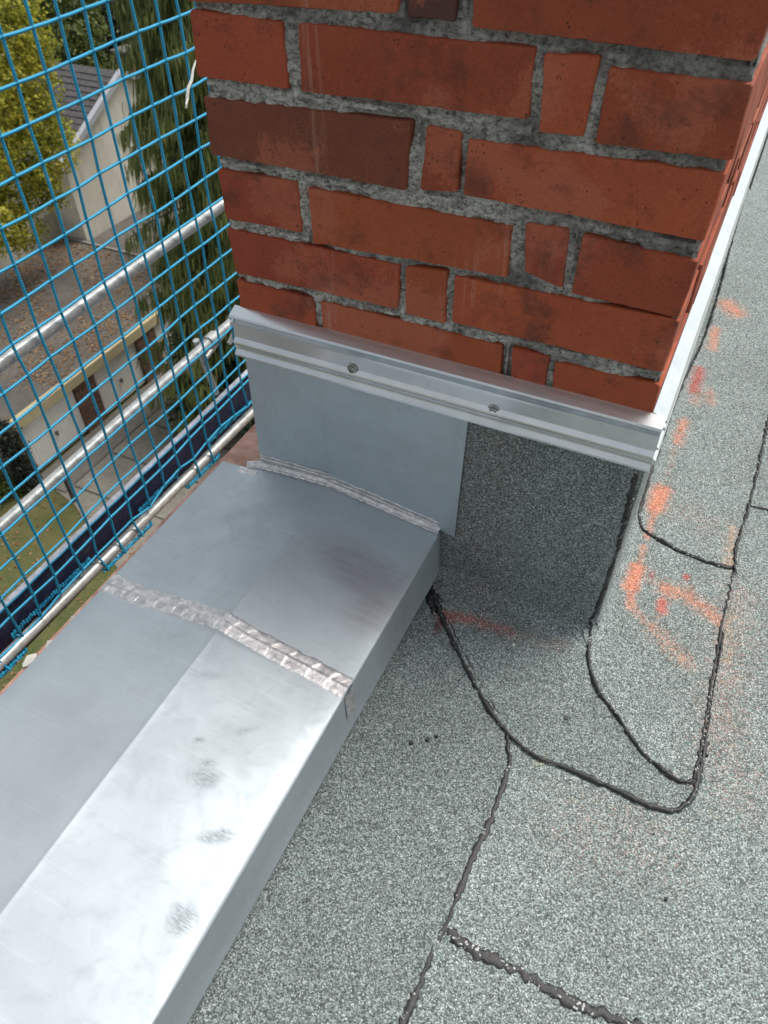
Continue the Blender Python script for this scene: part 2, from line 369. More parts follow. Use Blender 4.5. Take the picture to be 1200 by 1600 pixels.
def add_stain(o):
    me = o.data; a = me.color_attributes.new('stain', 'FLOAT_COLOR', 'POINT'); buf = []
    for v in me.vertices: buf += stain(*v.co)
    a.data.foreach_set('color', buf)
def inpoly(x, y, P):
    r = False; j = len(P) - 1
    for i in range(len(P)):
        xi, yi = P[i][0], P[i][1]; xj, yj = P[j][0], P[j][1]
        if (yi > y) != (yj > y) and x < (xj - xi) * (y - yi) / (yj - yi) + xi: r = not r
        j = i
    return r
OUT = outline()
def felt_patch(name, test, off, parent, ext=.30, label=None):
    Pp = profile(off, ext); n = len(Pp); idx = {}; vs = []; fs = []; keep = []
    def vid(i, j):
        k = (i, j)
        if k not in idx:
            ox, oy, nx, ny = OUT[i]; d, z = Pp[j]; x, y = ox + nx * d, oy + ny * d
            z += lift(x) * min(1, max(0, (-.13 - z) / .33)); z += .0009 * nz(x, y, z, 22)
            e = .0007 * nz(x, y, z, 35); idx[k] = len(vs); vs.append((x + nx * e, y + ny * e, z))
        return idx[k]
    for i in range(len(OUT) - 1):
        for j in range(n - 1):
            ox, oy, nx, ny = OUT[i]; d, z = Pp[j]; x, y = ox + nx * d, oy + ny * d
            if test(x, y, z, nx, ny): fs.append((vid(i, j), vid(i + 1, j), vid(i + 1, j + 1), vid(i, j + 1)))
    # skirt for real thickness
    ec = {}
    for f in fs:
        for a, b in zip(f, f[1:] + f[:1]): ec[(a, b)] = 1
    base = list(vs)
    rim = [(a, b) for (a, b) in ec if (b, a) not in ec]; low = {}
    for a, b in rim:
        for q in (a, b):
            if q not in low:
                x, y, z = base[q]; s_ = .7
                dn = min(1, max(0, (z - ZR - .01) / .03)); 
                low[q] = len(vs); 
                vs.append((x - dn * .004 * (1 if x > .55 else 0), y + dn * .004 * (1 if x <= .55 else 0), z - (1 - dn) * .004))
        fs.append((b, a, low[a], low[b]))
    o = mesh(name, vs, fs, M_FELT, parent, True, 60); add_stain(o)
    if label: o['label'] = label
    return o

B1 = [(0.3041,-0.0346,-0.4318),(0.3263,-0.0610,-0.4385),(0.3525,-0.0909,-0.4417),(0.3805,-0.1191,-0.4451),(0.4108,-0.1477,-0.4486),(0.4502,-0.1825,-0.4534),(0.4797,-0.2039,-0.4570),(0.5043,-0.2164,-0.4599),(0.5217,-0.2233,-0.4600),(0.5462,-0.2285,-0.4600),(0.5795,-0.2253,-0.4600),(0.6169,-0.2266,-0.4600),(0.6497,-0.2268,-0.4600),(0.6770,-0.2301,-0.4600),(0.7132,-0.2263,-0.4600),(0.7265,-0.2138,-0.4600),(0.7351,-0.1917,-0.4599),(0.7373,-0.1712,-0.4601),(0.7326,-0.1525,-0.4601)]
B2 = [(0.5520,-0.0053,-0.1348),(0.5530,-0.0045,-0.1654),(0.5545,-0.0016,-0.2149),(0.5560,0.0026,-0.2817),(0.5568,0.002,-0.350),(0.5570,-0.002,-0.400),(0.5585,-0.0106,-0.4350),(0.5586,-0.0337,-0.4581),(0.5624,-0.0500,-0.4601),(0.5741,-0.0765,-0.4600),(0.5891,-0.0991,-0.4600),(0.6156,-0.1195,-0.4601),(0.6412,-0.1432,-0.4601),(0.6625,-0.1634,-0.4599),(0.6871,-0.1742,-0.4599),(0.7072,-0.1818,-0.4599),(0.7211,-0.1836,-0.4599),(0.7314,-0.1741,-0.4599)]
B3 = [(0.7314,-0.1741,-0.4599),(0.7322,-0.1401,-0.4601),(0.7316,-0.0858,-0.4600),(0.7291,-0.0260,-0.4601),(0.7292,0.0252,-0.4600),(0.7274,0.0865,-0.4600),(0.7291,0.1541,-0.4599),(0.7285,0.2008,-0.4600),(0.7228,0.2583,-0.4600),(0.7259,0.3042,-0.4600),(0.7292,0.3523,-0.4600),(0.7316,0.4202,-0.4600),(0.7331,0.4729,-0.4600),(0.7338,0.6547,-0.4600),(.735,1.7,-.46)]
B4 = [(0.5003,-0.2257,-0.4595),(0.5129,-0.2492,-0.4601),(0.5147,-0.2845,-0.4601),(0.5154,-0.3337,-0.4600),(0.5113,-0.3737,-0.4600),(0.5107,-0.4140,-0.4601),(0.5115,-0.4553,-0.4601),(0.5065,-0.4934,-0.4599),(0.5073,-0.5268,-0.4599),(0.5050,-0.5663,-0.4600),(0.5023,-0.6067,-0.4597),(.503,-1.2,-.46)]
B5 = [(0.5139,-0.4651,-0.4599),(0.5277,-0.4706,-0.4599),(0.5516,-0.4739,-0.4599),(0.5805,-0.4717,-0.4599),(0.5982,-0.4701,-0.4599),(0.6276,-0.4726,-0.4599),(0.6563,-0.4750,-0.4599),(0.6828,-0.4717,-0.4601),(0.7151,-0.4669,-0.4601),(0.7539,-0.4653,-0.4601),(1.4,-.466,-.46)]
B6 = [(0.5693,1.3320,-0.4488),(0.5751,1.1560,-0.4534),(0.5790,0.9563,-0.4550),(0.5760,0.8251,-0.4520),(0.5665,0.6936,-0.4460),(0.5625,0.5500,-0.4400),(0.5612,0.4611,-0.4378),(0.5623,0.3893,-0.4398),(0.5646,0.3122,-0.4434),(0.5657,0.2627,-0.4449),(0.5768,0.2367,-0.4545),(0.6002,0.2275,-0.4600),(0.6414,0.2139,-0.4601),(0.6849,0.2084,-0.4600),(0.7263,0.2100,-0.4600)]
B7 = [(0.5849,0.7843,-0.4581),(0.6051,0.7861,-0.4599),(0.6619,0.7612,-0.4600),(0.7256,0.7439,-0.4600),(0.7647,0.7333,-0.4599),(1.2,.70,-.46)]
B9 = [(0.7314,0.3774,-0.4600),(0.7646,0.3808,-0.4599),(0.7956,0.3817,-0.4600),(1.3,.385,-.46)]
B10 = [(0.5827,1.0502,-0.4574),(0.5988,1.0242,-0.4599),(0.6178,1.0111,-0.4599)]

roof = mesh('roof', [(.29, -6, -.475), (9, -6, -.475), (9, 9, -.475), (.29, 9, -.475)], [(0, 1, 2, 3)], M_FELT); roof['kind'] = 'structure'
def sheet_grid(name, x0, x1, y0, y1, step, z, test=None, parent=roof, coarse=None):
    xs = []; x = x0
    while x < x1 - 1e-6: xs.append(x); x += step if x < 1.15 else (coarse or step)
    xs.append(x1); ys = []; y = y0
    while y < y1 - 1e-6: ys.append(y); y += step if -.8 < y < 1.2 else (coarse or step)
    ys.append(y1)
    vs = []; fs = []
    for y in ys:
        for x in xs: vs.append((x, y, z + lift(x) + .0009 * nz(x, y, 0, 14) + .0004 * nz(x, y, 3, 60)))
    W_ = len(xs)
    for j in range(len(ys) - 1):
        for i in range(W_ - 1):
            if test is None or test((xs[i] + xs[i + 1]) / 2, (ys[j] + ys[j + 1]) / 2): fs.append((j * W_ + i, j * W_ + i + 1, (j + 1) * W_ + i + 1, (j + 1) * W_ + i))
    b0 = len(vs); per = [i for i in range(W_)] + [W_ - 1 + j * W_ for j in range(1, len(ys))] + [(len(ys) - 1) * W_ + i for i in range(W_ - 2, -1, -1)] + [j * W_ for j in range(len(ys) - 2, 0, -1)]
    for q in per: vs.append((vs[q][0], vs[q][1], vs[q][2] - .004))
    for a in range(len(per)):
        b = (a + 1) % len(per); fs.append((per[b], per[a], b0 + a, b0 + b))
    o = mesh(name, vs, fs, M_FELT, parent, True, 60); add_stain(o); return o
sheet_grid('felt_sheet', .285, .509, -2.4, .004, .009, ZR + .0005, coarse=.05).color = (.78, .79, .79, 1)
sheet_grid('felt_sheet', .509, 3.6, -2.4, -.468, .012, ZR - .0008, coarse=.08)
sheet_grid('felt_sheet', .509, .735, -.468, .02, .008, ZR + .0)
sheet_grid('felt_sheet', .562, .735, .02, 1.75, .012, ZR - .0004)
sheet_grid('felt_sheet', .735, 1.75, -.468, .380, .010, ZR + .0003, coarse=.05)
sheet_grid('felt_sheet', .735, 1.75, .380, 1.75, .014, ZR - .0008, coarse=.05)
sheet_grid('felt_sheet', 1.75, 3.6, -.468, 4.0, .1, ZR - .001, coarse=.1)
sheet_grid('felt_sheet', .57, 1.75, 1.69, 6, .1, ZR - .002, coarse=.1)
PF = [(p[0], p[1]) for p in B1[:-1]] + [(.7314, -.1741), (.60, .08), (.52, .03), (.27, .03), (.285, -.02)]
PS = [(.50, .05), (.5480, -.020), (.5586, -.0337)] + [(p[0], p[1]) for p in B2[8:]] + [(.731, -.1), (.729, .02), (.728, .09), (.7285, .23), (.60, .262), (.54, .27)]
PL = [(p[0], p[1]) for p in reversed(B6)] + [(.560, 1.8), (.735, 1.8), (.7335, .65), (.7316, .42), (.7285, .30), (.7235, .258), (.7263, .21)]
felt_patch('felt_upstand', lambda x, y, z, nx, ny: (z > -.452 and ny < -.35) or (z <= -.445 and inpoly(x, y, PF)), .0030, roof, label='front felt upstand in the shade of the chimney').color = (.84, .85, .86, 1)  # object colour darkened to deepen the chimney's shade on this sheet
felt_patch('felt_upstand', lambda x, y, z, nx, ny: (z > -.4480 and ny >= -.37) or (z <= -.445 and y < .30 and inpoly(x, y, PS)) or (z > -.4475 and y > .2 and ny > -.1), .0050, roof, label='sunlit felt upstand on the long side of the chimney')
felt_patch('felt_lap', lambda x, y, z, nx, ny: y > .2 and inpoly(x, y, PL), .0075, roof, label='rounded lap of felt smeared with orange brick dust')

def sdf(P):
    x, y, z = P; dx, dy = x - CX, -(y - CY)
    if dx <= 0 and dy <= 0: d = max(dx, dy) - CR
    elif dx <= 0: d = dy - CR
    elif dy <= 0: d = dx - CR
    else: d = math.hypot(dx, dy) - CR
    zr = ZR + lift(x)
    if d < FA and z < zr + FA: return FA - math.hypot(FA - d, zr + FA - z)
    return min(d, z - zr)
def grad(P):
    e = .001; g = Vector([sdf([P[k] + (e if k == i else 0) for k in range(3)]) - sdf([P[k] - (e if k == i else 0) for k in range(3)]) for i in range(3)])
    return g.normalized() if g.length > 0 else Vector((0, 0, 1))
def bead(pts, wd, off, hgt=.14, seed=0, jit=.0014, rg=1.35):
    """an irregular run of squeezed-out bitumen along a felt edge"""
    pts = [Vector(p) for p in pts]; Q = []
    for a, b in zip(pts[:-1], pts[1:]):
        n = max(1, int((b - a).length / .0035)) if a.y < .9 or True else 1
        n = min(n, 160)
        for i in range(n): Q.append(a.lerp(b, i / n))
    Q.append(pts[-1])
    for _ in range(4): Q = [Q[0]] + [(Q[i - 1] + Q[i] * 2 + Q[i + 1]) / 4 for i in range(1, len(Q) - 1)] + [Q[-1]]
    vs = []; fs = []; K = 7; L = 0
    for i, q in enumerate(Q):
        t = (Q[min(i + 1, len(Q) - 1)] - Q[max(i - 1, 0)]).normalized(); g = grad(q)
        d = sdf(q); q = q - g * d; sd_ = t.cross(g).normalized()
        if i: L += (Q[i] - Q[i - 1]).length
        s1 = noise.noise(Vector((L * 38, seed * 7.3, 0))); s2 = noise.noise(Vector((L * 190, seed * 3.1, 5))); s3 = noise.noise(Vector((L * 12, seed * 3.1, 9)))
        ww = wd * (1 + rg * (.45 * s1 + .42 * s2 + .5 * s3)); ww = max(ww, wd * .22)
        q = q + sd_ * (jit * noise.noise(Vector((L * 110, seed, 2))) * 1.6) + g * (off * .5)
        if i in (0, len(Q) - 1): ww *= .3
        for j in range(K):
            a = math.pi * j / (K - 1); e = 1 + .55 * noise.noise(Vector((L * 230, j * 2.1, seed)))
            vs.append(q + sd_ * (ww * .5 * math.cos(a) * e) + g * ((ww * hgt * .5 + off * .36 * (1 + .8 * s1)) * math.sin(a) * e - .0015 + .001 * math.sin(a)))
    for i in range(len(Q) - 1):
        for j in range(K - 1): fs.append((i * K + j, (i + 1) * K + j, (i + 1) * K + j + 1, i * K + j + 1))
    return mesh('bitumen_bead', vs, fs, M_BIT, roof, True)
bead(B1, .0062, .007, seed=1)
bead([(x + .004, y + .007, z) for x, y, z in B1[:7]] , .0032, .004, seed=21)
bead([(.2985, -.022, -.43), (.3075, -.046, -.435), (.321, -.066, -.4375), (.336, -.085, -.4385)], .013, .003, .35, seed=22)
bead(B2[:8], .0085, .007, seed=2, rg=1.4, jit=.003); bead(B2[7:], .0060, .010, seed=32); bead(B3[:8], .0046, .009, seed=3, jit=.002); bead([(x + .002, y, z) for x, y, z in B3[7:]], .0048, .013, seed=33, jit=.002); bead(B4, .0078, .0015, .14, seed=4, rg=1.2); bead([(.4955, -.2120, -.458), (.5003, -.2257, -.4595), (.5129, -.2492, -.46)], .006, .005, seed=44); bead(B5, .0125, .0012, .08, seed=5, jit=.003, rg=.6)
bead(B6, .0052, .011, seed=6); bead(B7, .0022, .0085, seed=7); bead(B9, .0040, .004, seed=9); bead(B10, .002, .009, seed=10)
bead([(x + .005, y, z) for x, y, z in B3[:6]], .0028, .004, seed=13); bead([(.556, .30, -.4), (.5565, .33, -.38)], .001, .005, seed=14)
bead([(.737, -.171, -.46), (.7385, -.13, -.46), (.7365, -.10, -.46)], .008, .003, .3, seed=15)
bead([(.575, 1.36, -.4555), (.62, 1.34, -.46), (.70, 1.29, -.46), (.80, 1.25, -.46)], .0018, .008, seed=16)
# small lumps of bitumen and stray chips lying on the felt
for i, (x, y, r) in enumerate([(.5608, -.1573, .0034), (.5725, -.1725, .0012), (.405, -.272, .0030), (.388, -.286, .0026), (.728, -.330, .0022), (.700, -.262, .0012), (.414, -.262, .002), (.640, .93, .003), (.668, .88, .002), (.742, -.13, .002)]):
    mb = MB(); n = 9; top = (x, y, ZR + lift(x) + .0045 + r * .4)
    ring = [(x + r * math.cos(a) * (1 + .4 * nz(x, a, 0, 9)), y + r * 1.2 * math.sin(a) * (1 + .4 * nz(x, a, 5, 9)), ZR + lift(x) + .0005) for a in [2 * math.pi * k / n for k in range(n)]]
    mid = [((a[0] * .75 + x * .25), (a[1] * .75 + y * .25), top[2] - r * .1) for a in ring]
    mb.add(ring + mid + [top], [(k, (k + 1) % n, n + (k + 1) % n, n + k) for k in range(n)] + [(n + k, n + (k + 1) % n, 2 * n) for k in range(n)])
    LB = ['black bitumen crumb inside the front felt patch, the larger of two', 'tiny black crumb beside the larger one on the front felt patch', 'black smear of bitumen near the zinc fascia, uppermost of three', 'black smear near the zinc fascia, lowest of three', 'dark crumb on the open felt right below the rounded patch corner', 'tiny dark crumb just under the rounded corner of the front patch', 'middle of the three black smears on the felt near the zinc fascia', 'dark crumb near the orange stain far back beside the chimney', 'tiny dark crumb in front of the far orange stain', 'dark crumb right of the long straight bitumen seam']
    tag(mb.build('bitumen_lump', M_BIT, None, True), LB[i], 'bitumen crumb', 'black bitumen crumbs on the roof felt')
mb = MB(); mb.add([(.4565, -.0795, -.4515), (.4600, -.0800, -.4513), (.4590, -.0755, -.451), (.4578, -.0782, -.448)], [(0, 1, 3), (1, 2, 3), (2, 0, 3), (0, 2, 1)])
tag(mb.build('stone_chip', M_WHITE), 'tiny white chip lying on the felt below the chimney', 'chip')

# ================================================================== chimney
W, DEP = .546, 1.52
chim = empty('brick_chimney', (.27, .76, -.47))
tag(chim, 'orange red brick chimney with rough grey mortar joints rising from the felt roof', 'chimney')
BR = {
  ('1','a'):[(-0.0007,0.2847),(0.1077,0.2838),(0.1093,0.2236),(-0.0043,0.2237)],
  ('1','b'):[(0.1272,0.2843),(0.3644,0.2855),(0.3651,0.2280),(0.1238,0.2241)],
  ('1','c'):[(0.3723,0.2824),(0.4208,0.2852),(0.4186,0.2199),(0.3768,0.2185)],
  ('1','d'):[(0.4299,0.2780),(0.5456,0.2779),(0.5473,0.2186),(0.4292,0.2164)],
  ('2','a'):[(-0.0021,0.2039),(0.2481,0.2111),(0.2434,0.1435),(-0.0040,0.1432)],
  ('2','b'):[(0.2646,0.2103),(0.3009,0.2082),(0.3007,0.1505),(0.2587,0.1461)],
  ('2','c'):[(0.3079,0.2033),(0.5458,0.2083),(0.5446,0.1471),(0.3063,0.1495)],
  ('3','a'):[(0.0017,0.1275),(0.1091,0.1303),(0.1096,0.0712),(0.0020,0.0690)],
  ('3','b'):[(0.1218,0.1260),(0.3616,0.1265),(0.3624,0.0711),(0.1235,0.0622)],
  ('3','c'):[(0.3750,0.1330),(0.4201,0.1349),(0.4235,0.0709),(0.3804,0.0809)],
  ('3','d'):[(0.4335,0.1317),(0.5454,0.1278),(0.5430,0.0661),(0.4327,0.0686)],
  ('4','a'):[(0.0016,0.0569),(0.2364,0.0581),(0.2342,0.0016),(0.0042,-0.0011)],
  ('4','b'):[(0.2436,0.0581),(0.2934,0.0627),(0.2953,-0.0028),(0.2435,-0.0030)],
  ('4','c'):[(0.3027,0.0594),(0.5445,0.0651),(0.5444,0.0030),(0.3030,0.0026)],
  ('0','a'):[(-0.0048,0.3580),(0.2419,0.3590),(0.2333,0.2997),(-0.0047,0.2917)],
  ('0','b'):[(0.2444,0.3580),(0.2879,0.3580),(0.2893,0.2990),(0.2428,0.2986)],
  ('0','c'):[(0.3028,0.3590),(0.5446,0.3590),(0.5417,0.2928),(0.3034,0.2959)],
  ('5','a'):[(0.0032,-0.0120),(0.1168,-0.0119),(0.1180,-0.0700),(0.0014,-0.0700)],
  ('5','b'):[(0.1268,-0.0130),(0.3664,-0.0130),(0.3679,-0.0700),(0.1270,-0.0700)],
  ('5','c'):[(0.3778,-0.0116),(0.4218,-0.0131),(0.4228,-0.0700),(0.3821,-0.0700)],
  ('5','d'):[(0.4290,-0.0170),(0.5457,-0.0139),(0.5465,-0.0700),(0.4302,-0.0700)],
}
def brick_mesh(quad, depth, fn, seed, rough=1.0, solid=False, seg=7):
    """quad TL TR BR BL on the face plane; fn(a, z, c) -> world, c = depth inwards"""
    c = [Vector(q) for q in quad]; ctr = sum(c, Vector((0, 0))) / 4; out = []
    order = [(0, 1), (1, 2), (2, 3), (3, 0)]
    for k, (i, j) in enumerate(order):
        L = (c[j] - c[i]).length; n = max(2, int(L / .009)); rc = min(.0007 + .0016 * abs(math.sin(seed * 7.7 + k * 3)), L * .12) / L
        nrm = (c[j] - c[i]).orthogonal().normalized()
        if nrm.dot(ctr - c[i]) > 0: nrm = -nrm
        for t in [rc + (1 - 2 * rc) * q / n for q in range(n + 1)]:
            p = c[i].lerp(c[j], t)
            jj = (.0006 * nz(p.x, p.y, seed, 30) + .0007 * nz(p.x, p.y, seed + 9, 170)) * rough - .0045 * max(0, nz(p.x, p.y, seed + 3, 80) - .34)
            if k in (1, 3): jj *= 1.3
            out.append(p + nrm * jj)
    n = len(out); vs = []; fs = []
    bev = .0011
    tilt = [(.0006 * math.sin(seed * 3.1)), (.0005 * math.cos(seed * 5.7)), .0005 * math.sin(seed * 9.1)]
    def dz(p): return tilt[0] + tilt[1] * (p.x - ctr.x) / .12 + tilt[2] * (p.y - ctr.y) / .03
    for p in out:
        q = p + (ctr - p).normalized() * bev; vs.append(fn(q.x, q.y, -.0008 + dz(p)))
    for p in out: vs.append(fn(p.x, p.y, .0014 + dz(p)))
    for p in out: vs.append(fn(p.x, p.y, depth))
    fs.append(tuple(range(n)))
    for k in range(n):
        k2 = (k + 1) % n; fs.append((k, n + k, n + k2, k2)); fs.append((n + k, 2 * n + k, 2 * n + k2, n + k2))
    fs.append(tuple(2 * n + k for k in reversed(range(n))))
    me = D.meshes.new('brick'); me.from_pydata([tuple(v) for v in vs], [], fs); me.materials.append(M_BRICK); me.update()
    # make the normals agree
    import bmesh
    bm = bmesh.new(); bm.from_mesh(me); bmesh.ops.recalc_face_normals(bm, faces=bm.faces); bm.to_mesh(me); bm.free()
    return me
def brick_col(seed, k=None):
    r = random.Random(seed); v = r.uniform(.78, 1.14); h = r.uniform(-.012, .016)
    c = [(.262 + h * .8) * v, (.050 + h * .5) * v, .0205 * v]
    if k == 'dark': c = [.150, .040, .021]
    if k == 'vdark': c = [.060, .024, .020]
    return (*c, 1)
def put_brick(me, col, label=None):
    o = D.objects.new('brick', me); o.color = col; link(o, chim)
    if label: o['label'] = label
F_FRONT = lambda a, z, c: (a, c, z)
F_RIGHT = lambda a, z, c: (W - c, a, z)
F_LEFT = lambda a, z, c: (c, a, z)
F_BACK = lambda a, z, c: (a, DEP - c, z)
sd_ = 0
special = {('2', 'a'): ('dark', 'dark purplish overburnt brick'), ('0', 'b'): ('vdark', 'nearly black burnt quarter brick')}
for (row, k), q in BR.items():
    sd_ += 1
    odd = row in '135'
    last = (k == 'd' or (k == 'c' and not odd)); first = k == 'a'
    dep = (.24 if odd else .115) if (first or last) else (.11 if odd and k != 'b' else .113)
    kk = special.get((row, k))
    put_brick(brick_mesh(q, dep, F_FRONT, sd_, .9), brick_col(sd_ * 17 + 5, kk[0] if kk else None), kk[1] if kk else None)
def row_z(i):  # i = 5 bottom ... 0, -1, ... upwards
    return -.0700 + (5 - i) * .0742
def run(a0, a1, z, depth, fn, seed, first=.24):
    a = a0; i = 0
    while a < a1 - .03:
        L = first if i == 0 else .24
        e = min(a + L, a1)
        if a1 - e < .05: e = a1
        put_brick(brick_mesh([(a, z + .0605), (e, z + .0605), (e, z), (a, z)], depth, fn, seed + i * 13, 1.0), brick_col(seed * 3 + i * 29)); a = e + .012; i += 1
for i in range(5, -6, -1):
    z = row_z(i); odd = i % 2 == 1
    if i < 0:
        if odd: xs = [(0, .115), (.127, .367), (.379, .419), (.431, W)]
        else: xs = [(0, .24), (.252, .294), (.306, W)]
        for j, (a, b) in enumerate(xs):
            dep = (.24 if odd else .115) if j in (0, len(xs) - 1) else .113
            put_brick(brick_mesh([(a, z + .0605), (b, z + .0605), (b, z), (a, z)], dep, F_FRONT, 100 + i * 7 + j), brick_col(i * 31 + j))
    s0 = (.24 if odd else .115) + .012
    run(s0, DEP, z, .113, F_RIGHT, 200 + i * 41, .115 if odd else .24)
    run(s0, DEP, z, .113, F_LEFT, 300 + i * 37)
    run(.127, W - .127, z, .113, F_BACK, 400 + i * 11)
# mortar: a rough front face plus the core behind it
RECTS = [(min(q[0][0], q[3][0]), max(q[1][0], q[2][0]), min(q[2][1], q[3][1]), max(q[0][1], q[1][1])) for q in BR.values()]
def edge_gap(x, z):
    for (a, b, c_, e) in RECTS:
        if a - .0035 < x < b + .0035 and c_ - .0035 < z < e + .0035:
            if a + .003 < x < b - .003 and c_ + .003 < z < e - .003: return 0
            return .012 * max(0, nz(x, z, 12, 26) + .12 + (.18 if z < c_ + .003 else 0))
    return 0
mb = MB(); nx, nzv = 300, 400; zt = row_z(-5) + .072; z0 = -.075
vs = []
for j in range(nzv + 1):
    for i in range(nx + 1):
        x = .0035 + (W - .007) * i / nx; z = z0 + (zt - z0) * j / nzv if j > 0 else z0
        d = .0026 + .0040 * nz(x, z, 1, 110) + .0026 * nz(x, z, 4, 45) + .0028 * nz(x, z, 8, 260)
        d = max(d, .0016) + (edge_gap(x, z) if z < .36 else 0)
        if i in (0, nx): d = .006
        vs.append((x, d, z))
fs = [(j * (nx + 1) + i, j * (nx + 1) + i + 1, (j + 1) * (nx + 1) + i + 1, (j + 1) * (nx + 1) + i) for j in range(nzv) for i in range(nx)]
mb.add(vs, fs)
# right face mortar, rough too
vs = []; ny = 150
for j in range(nzv + 1):
    for i in range(ny + 1):
        y = .004 + (DEP - .008) * (i / ny) ** 1.5; z = z0 + (zt - z0) * j / nzv
        d = .0045 + .0025 * nz(y, z, 1, 120) + .0015 * nz(y, z, 4, 45)
        if i in (0, ny): d = .008
        vs.append((W - d, y, z))
mb.add(vs, [(j * (ny + 1) + i, j * (ny + 1) + i + 1, (j + 1) * (ny + 1) + i + 1, (j + 1) * (ny + 1) + i) for j in range(nzv) for i in range(ny)])
mb.box(.0065, W - .0085, .0095, DEP - .006, z0, zt + .002)
mb.build('mortar', M_MORT, chim, True, 50)
mb = MB(); mb.box(.004, W - .003, .003, DEP - .003, -.475, -.0755); mb.build('plinth', M_MORT, chim)
parent_keep(chim)

# ================================================================== aluminium wall rails
RAIL = [(.0005, -.0500), (.0110, -.0570), (.0130, -.0590), (.0128, -.0602), (.0060, -.0608), (.0060, -.0640), (.0125, -.0670), (.0128, -.0700), (.0128, -.0708), (.0085, -.0716), (.0085, -.0724), (.0098, -.0730), (.0098, -.0742), (.0068, -.0748), (.0068, -.0925), (.0125, -.0970), (.0130, -.0985), (.0130, -.0992), (.0095, -.0999), (.0095, -.1020), (.0105, -.1026), (.0095, -.1032), (.0095, -.1060), (.0105, -.1066), (.0095, -.1072), (.0080, -.1112), (.0135, -.1160), (.0138, -.1185), (.0125, -.1196), (.0045, -.1192), (.0005, -.1188)]
RAIL = [(d + (.005 if d > .001 else 0), z) for d, z in RAIL]
def rail(name, a, b, fn, n=24):
    vs = []; fs = []; K = len(RAIL)
    for i in range(n + 1):
        s = i / n; t = a + (b - a) * s
        for (d, z) in RAIL: vs.append(fn(t, d + .0004 * nz(t, 0, 1, 4), z + .0004 * nz(t, 2, 1, 3), s))
    for i in range(n):
        for j in range(K):
            j2 = (j + 1) % K; fs.append((i * K + j, i * K + j2, (i + 1) * K + j2, (i + 1) * K + j))
    fs.append(tuple(range(K))); fs.append(tuple(n * K + j for j in reversed(range(K))))
    me = D.meshes.new(name); me.from_pydata(vs, [], fs); me.materials.append(M_ALU)
    import bmesh
    bm = bmesh.new(); bm.from_mesh(me); bmesh.ops.recalc_face_normals(bm, faces=bm.faces); bm.to_mesh(me); bm.free()
    return me
r1 = empty('wall_rail', (.27, -.01, -.085)); tag(r1, 'ribbed aluminium wall rail with two screws across the front of the chimney', 'metal rail')
link(D.objects.new('profile', rail('profile', -.0065, .5615, lambda t, d, z, s: (t, -d, z - .0009 * (t / .56)))), r1)
def screw(x, y, z, parent):
    mb = MB(); n = 24
    def ring(r, c): return [(x + r * math.cos(2 * math.pi * k / n), y - c, z + r * math.sin(2 * math.pi * k / n)) for k in range(n)]
    prof = [(.0078, 0), (.0078, .0010), (.0070, .0017), (.0052, .0019), (.0052, .0019), (.0050, .0032), (.0042, .0042), (.0026, .0044), (.0023, .0030)]
    vs = []; 
    for r, c in prof: vs += ring(r, c)
    vs.append((x, y - .0028, z)); fs = []
    for i in range(len(prof) - 1):
        for k in range(n): fs.append((i * n + k, i * n + (k + 1) % n, (i + 1) * n + (k + 1) % n, (i + 1) * n + k))
    q = (len(prof) - 1) * n
    for k in range(n): fs.append((q + k, q + (k + 1) % n, len(vs) - 1))
    mb.add(vs, fs); return mb.build('screw', M_STEEL, parent, True, 35)
screw(.1754, -.0122, -.0930, r1); screw(.3684, -.0122, -.0965, r1)
parent_keep(r1)
r2 = D.objects.new('wall_rail', rail('wall_rail', -.001, DEP - .02, lambda t, d, z, s: (W + d * 1.02, t, z + .001), 40)); link(r2)
tag(r2, 'bright aluminium wall rail running back along the right side of the chimney', 'metal rail')

# ================================================================== zinc upstand plates behind the rail
def plate(name, quad, y0, parent, wavy=.0012, nx=40, nz_=24, hem=0):
    """quad TL TR BR BL in (x, z), thin bent sheet"""
    TL, TR, BRr, BL = [Vector(q) for q in quad]; vs = []; fs = []
    for s in (0, 1):
        for j in range(nz_ + 1):
            for i in range(nx + 1):
                p = TL.lerp(TR, i / nx).lerp(BL.lerp(BRr, i / nx), j / nz_)
                yy = y0 - wavy * (nz(p.x, p.y, 3, 7) + .3 * nz(p.x, p.y, 9, 22)) - (.0016 if hem and i >= nx - 2 else 0)
                vs.append((p.x, yy + s * .0009, p.y))
    m_ = (nx + 1) * (nz_ + 1)
    for j in range(nz_):
        for i in range(nx):
            a = j * (nx + 1) + i; q = (a, a + nx + 1, a + nx + 2, a + 1); fs.append(q); fs.append(tuple(m_ + k for k in reversed(q)))
    for i in range(nx):
        fs.append((i, i + 1, m_ + i + 1, m_ + i)); a = nz_ * (nx + 1) + i; fs.append((a + 1, a, m_ + a, m_ + a + 1))
    for j in range(nz_):
        a = j * (nx + 1); fs.append((a + nx + 1, a, m_ + a, m_ + a + nx + 1)); a += nx; fs.append((a, a + nx + 1, m_ + a + nx + 1, m_ + a))
    return mesh(name, vs, fs, M_ZPL, parent, True, 40)
up_ = empty('zinc_upstand', (.17, -.01, -.33)); tag(up_, 'dull grey zinc upstand sheet below the rail, soldered to the coping', 'zinc flashing')
plate('sheet', [(.0035, -.112), (.1285, -.112), (.1285, -.322), (-.0005, -.322)], -.0095, up_, nx=20, wavy=.0005)
plate('sheet', [(.1270, -.113), (.3376, -.113), (.3325, -.3390), (.1270, -.322)], -.0120, up_, nx=40, hem=1, wavy=.0007)
parent_keep(up_)

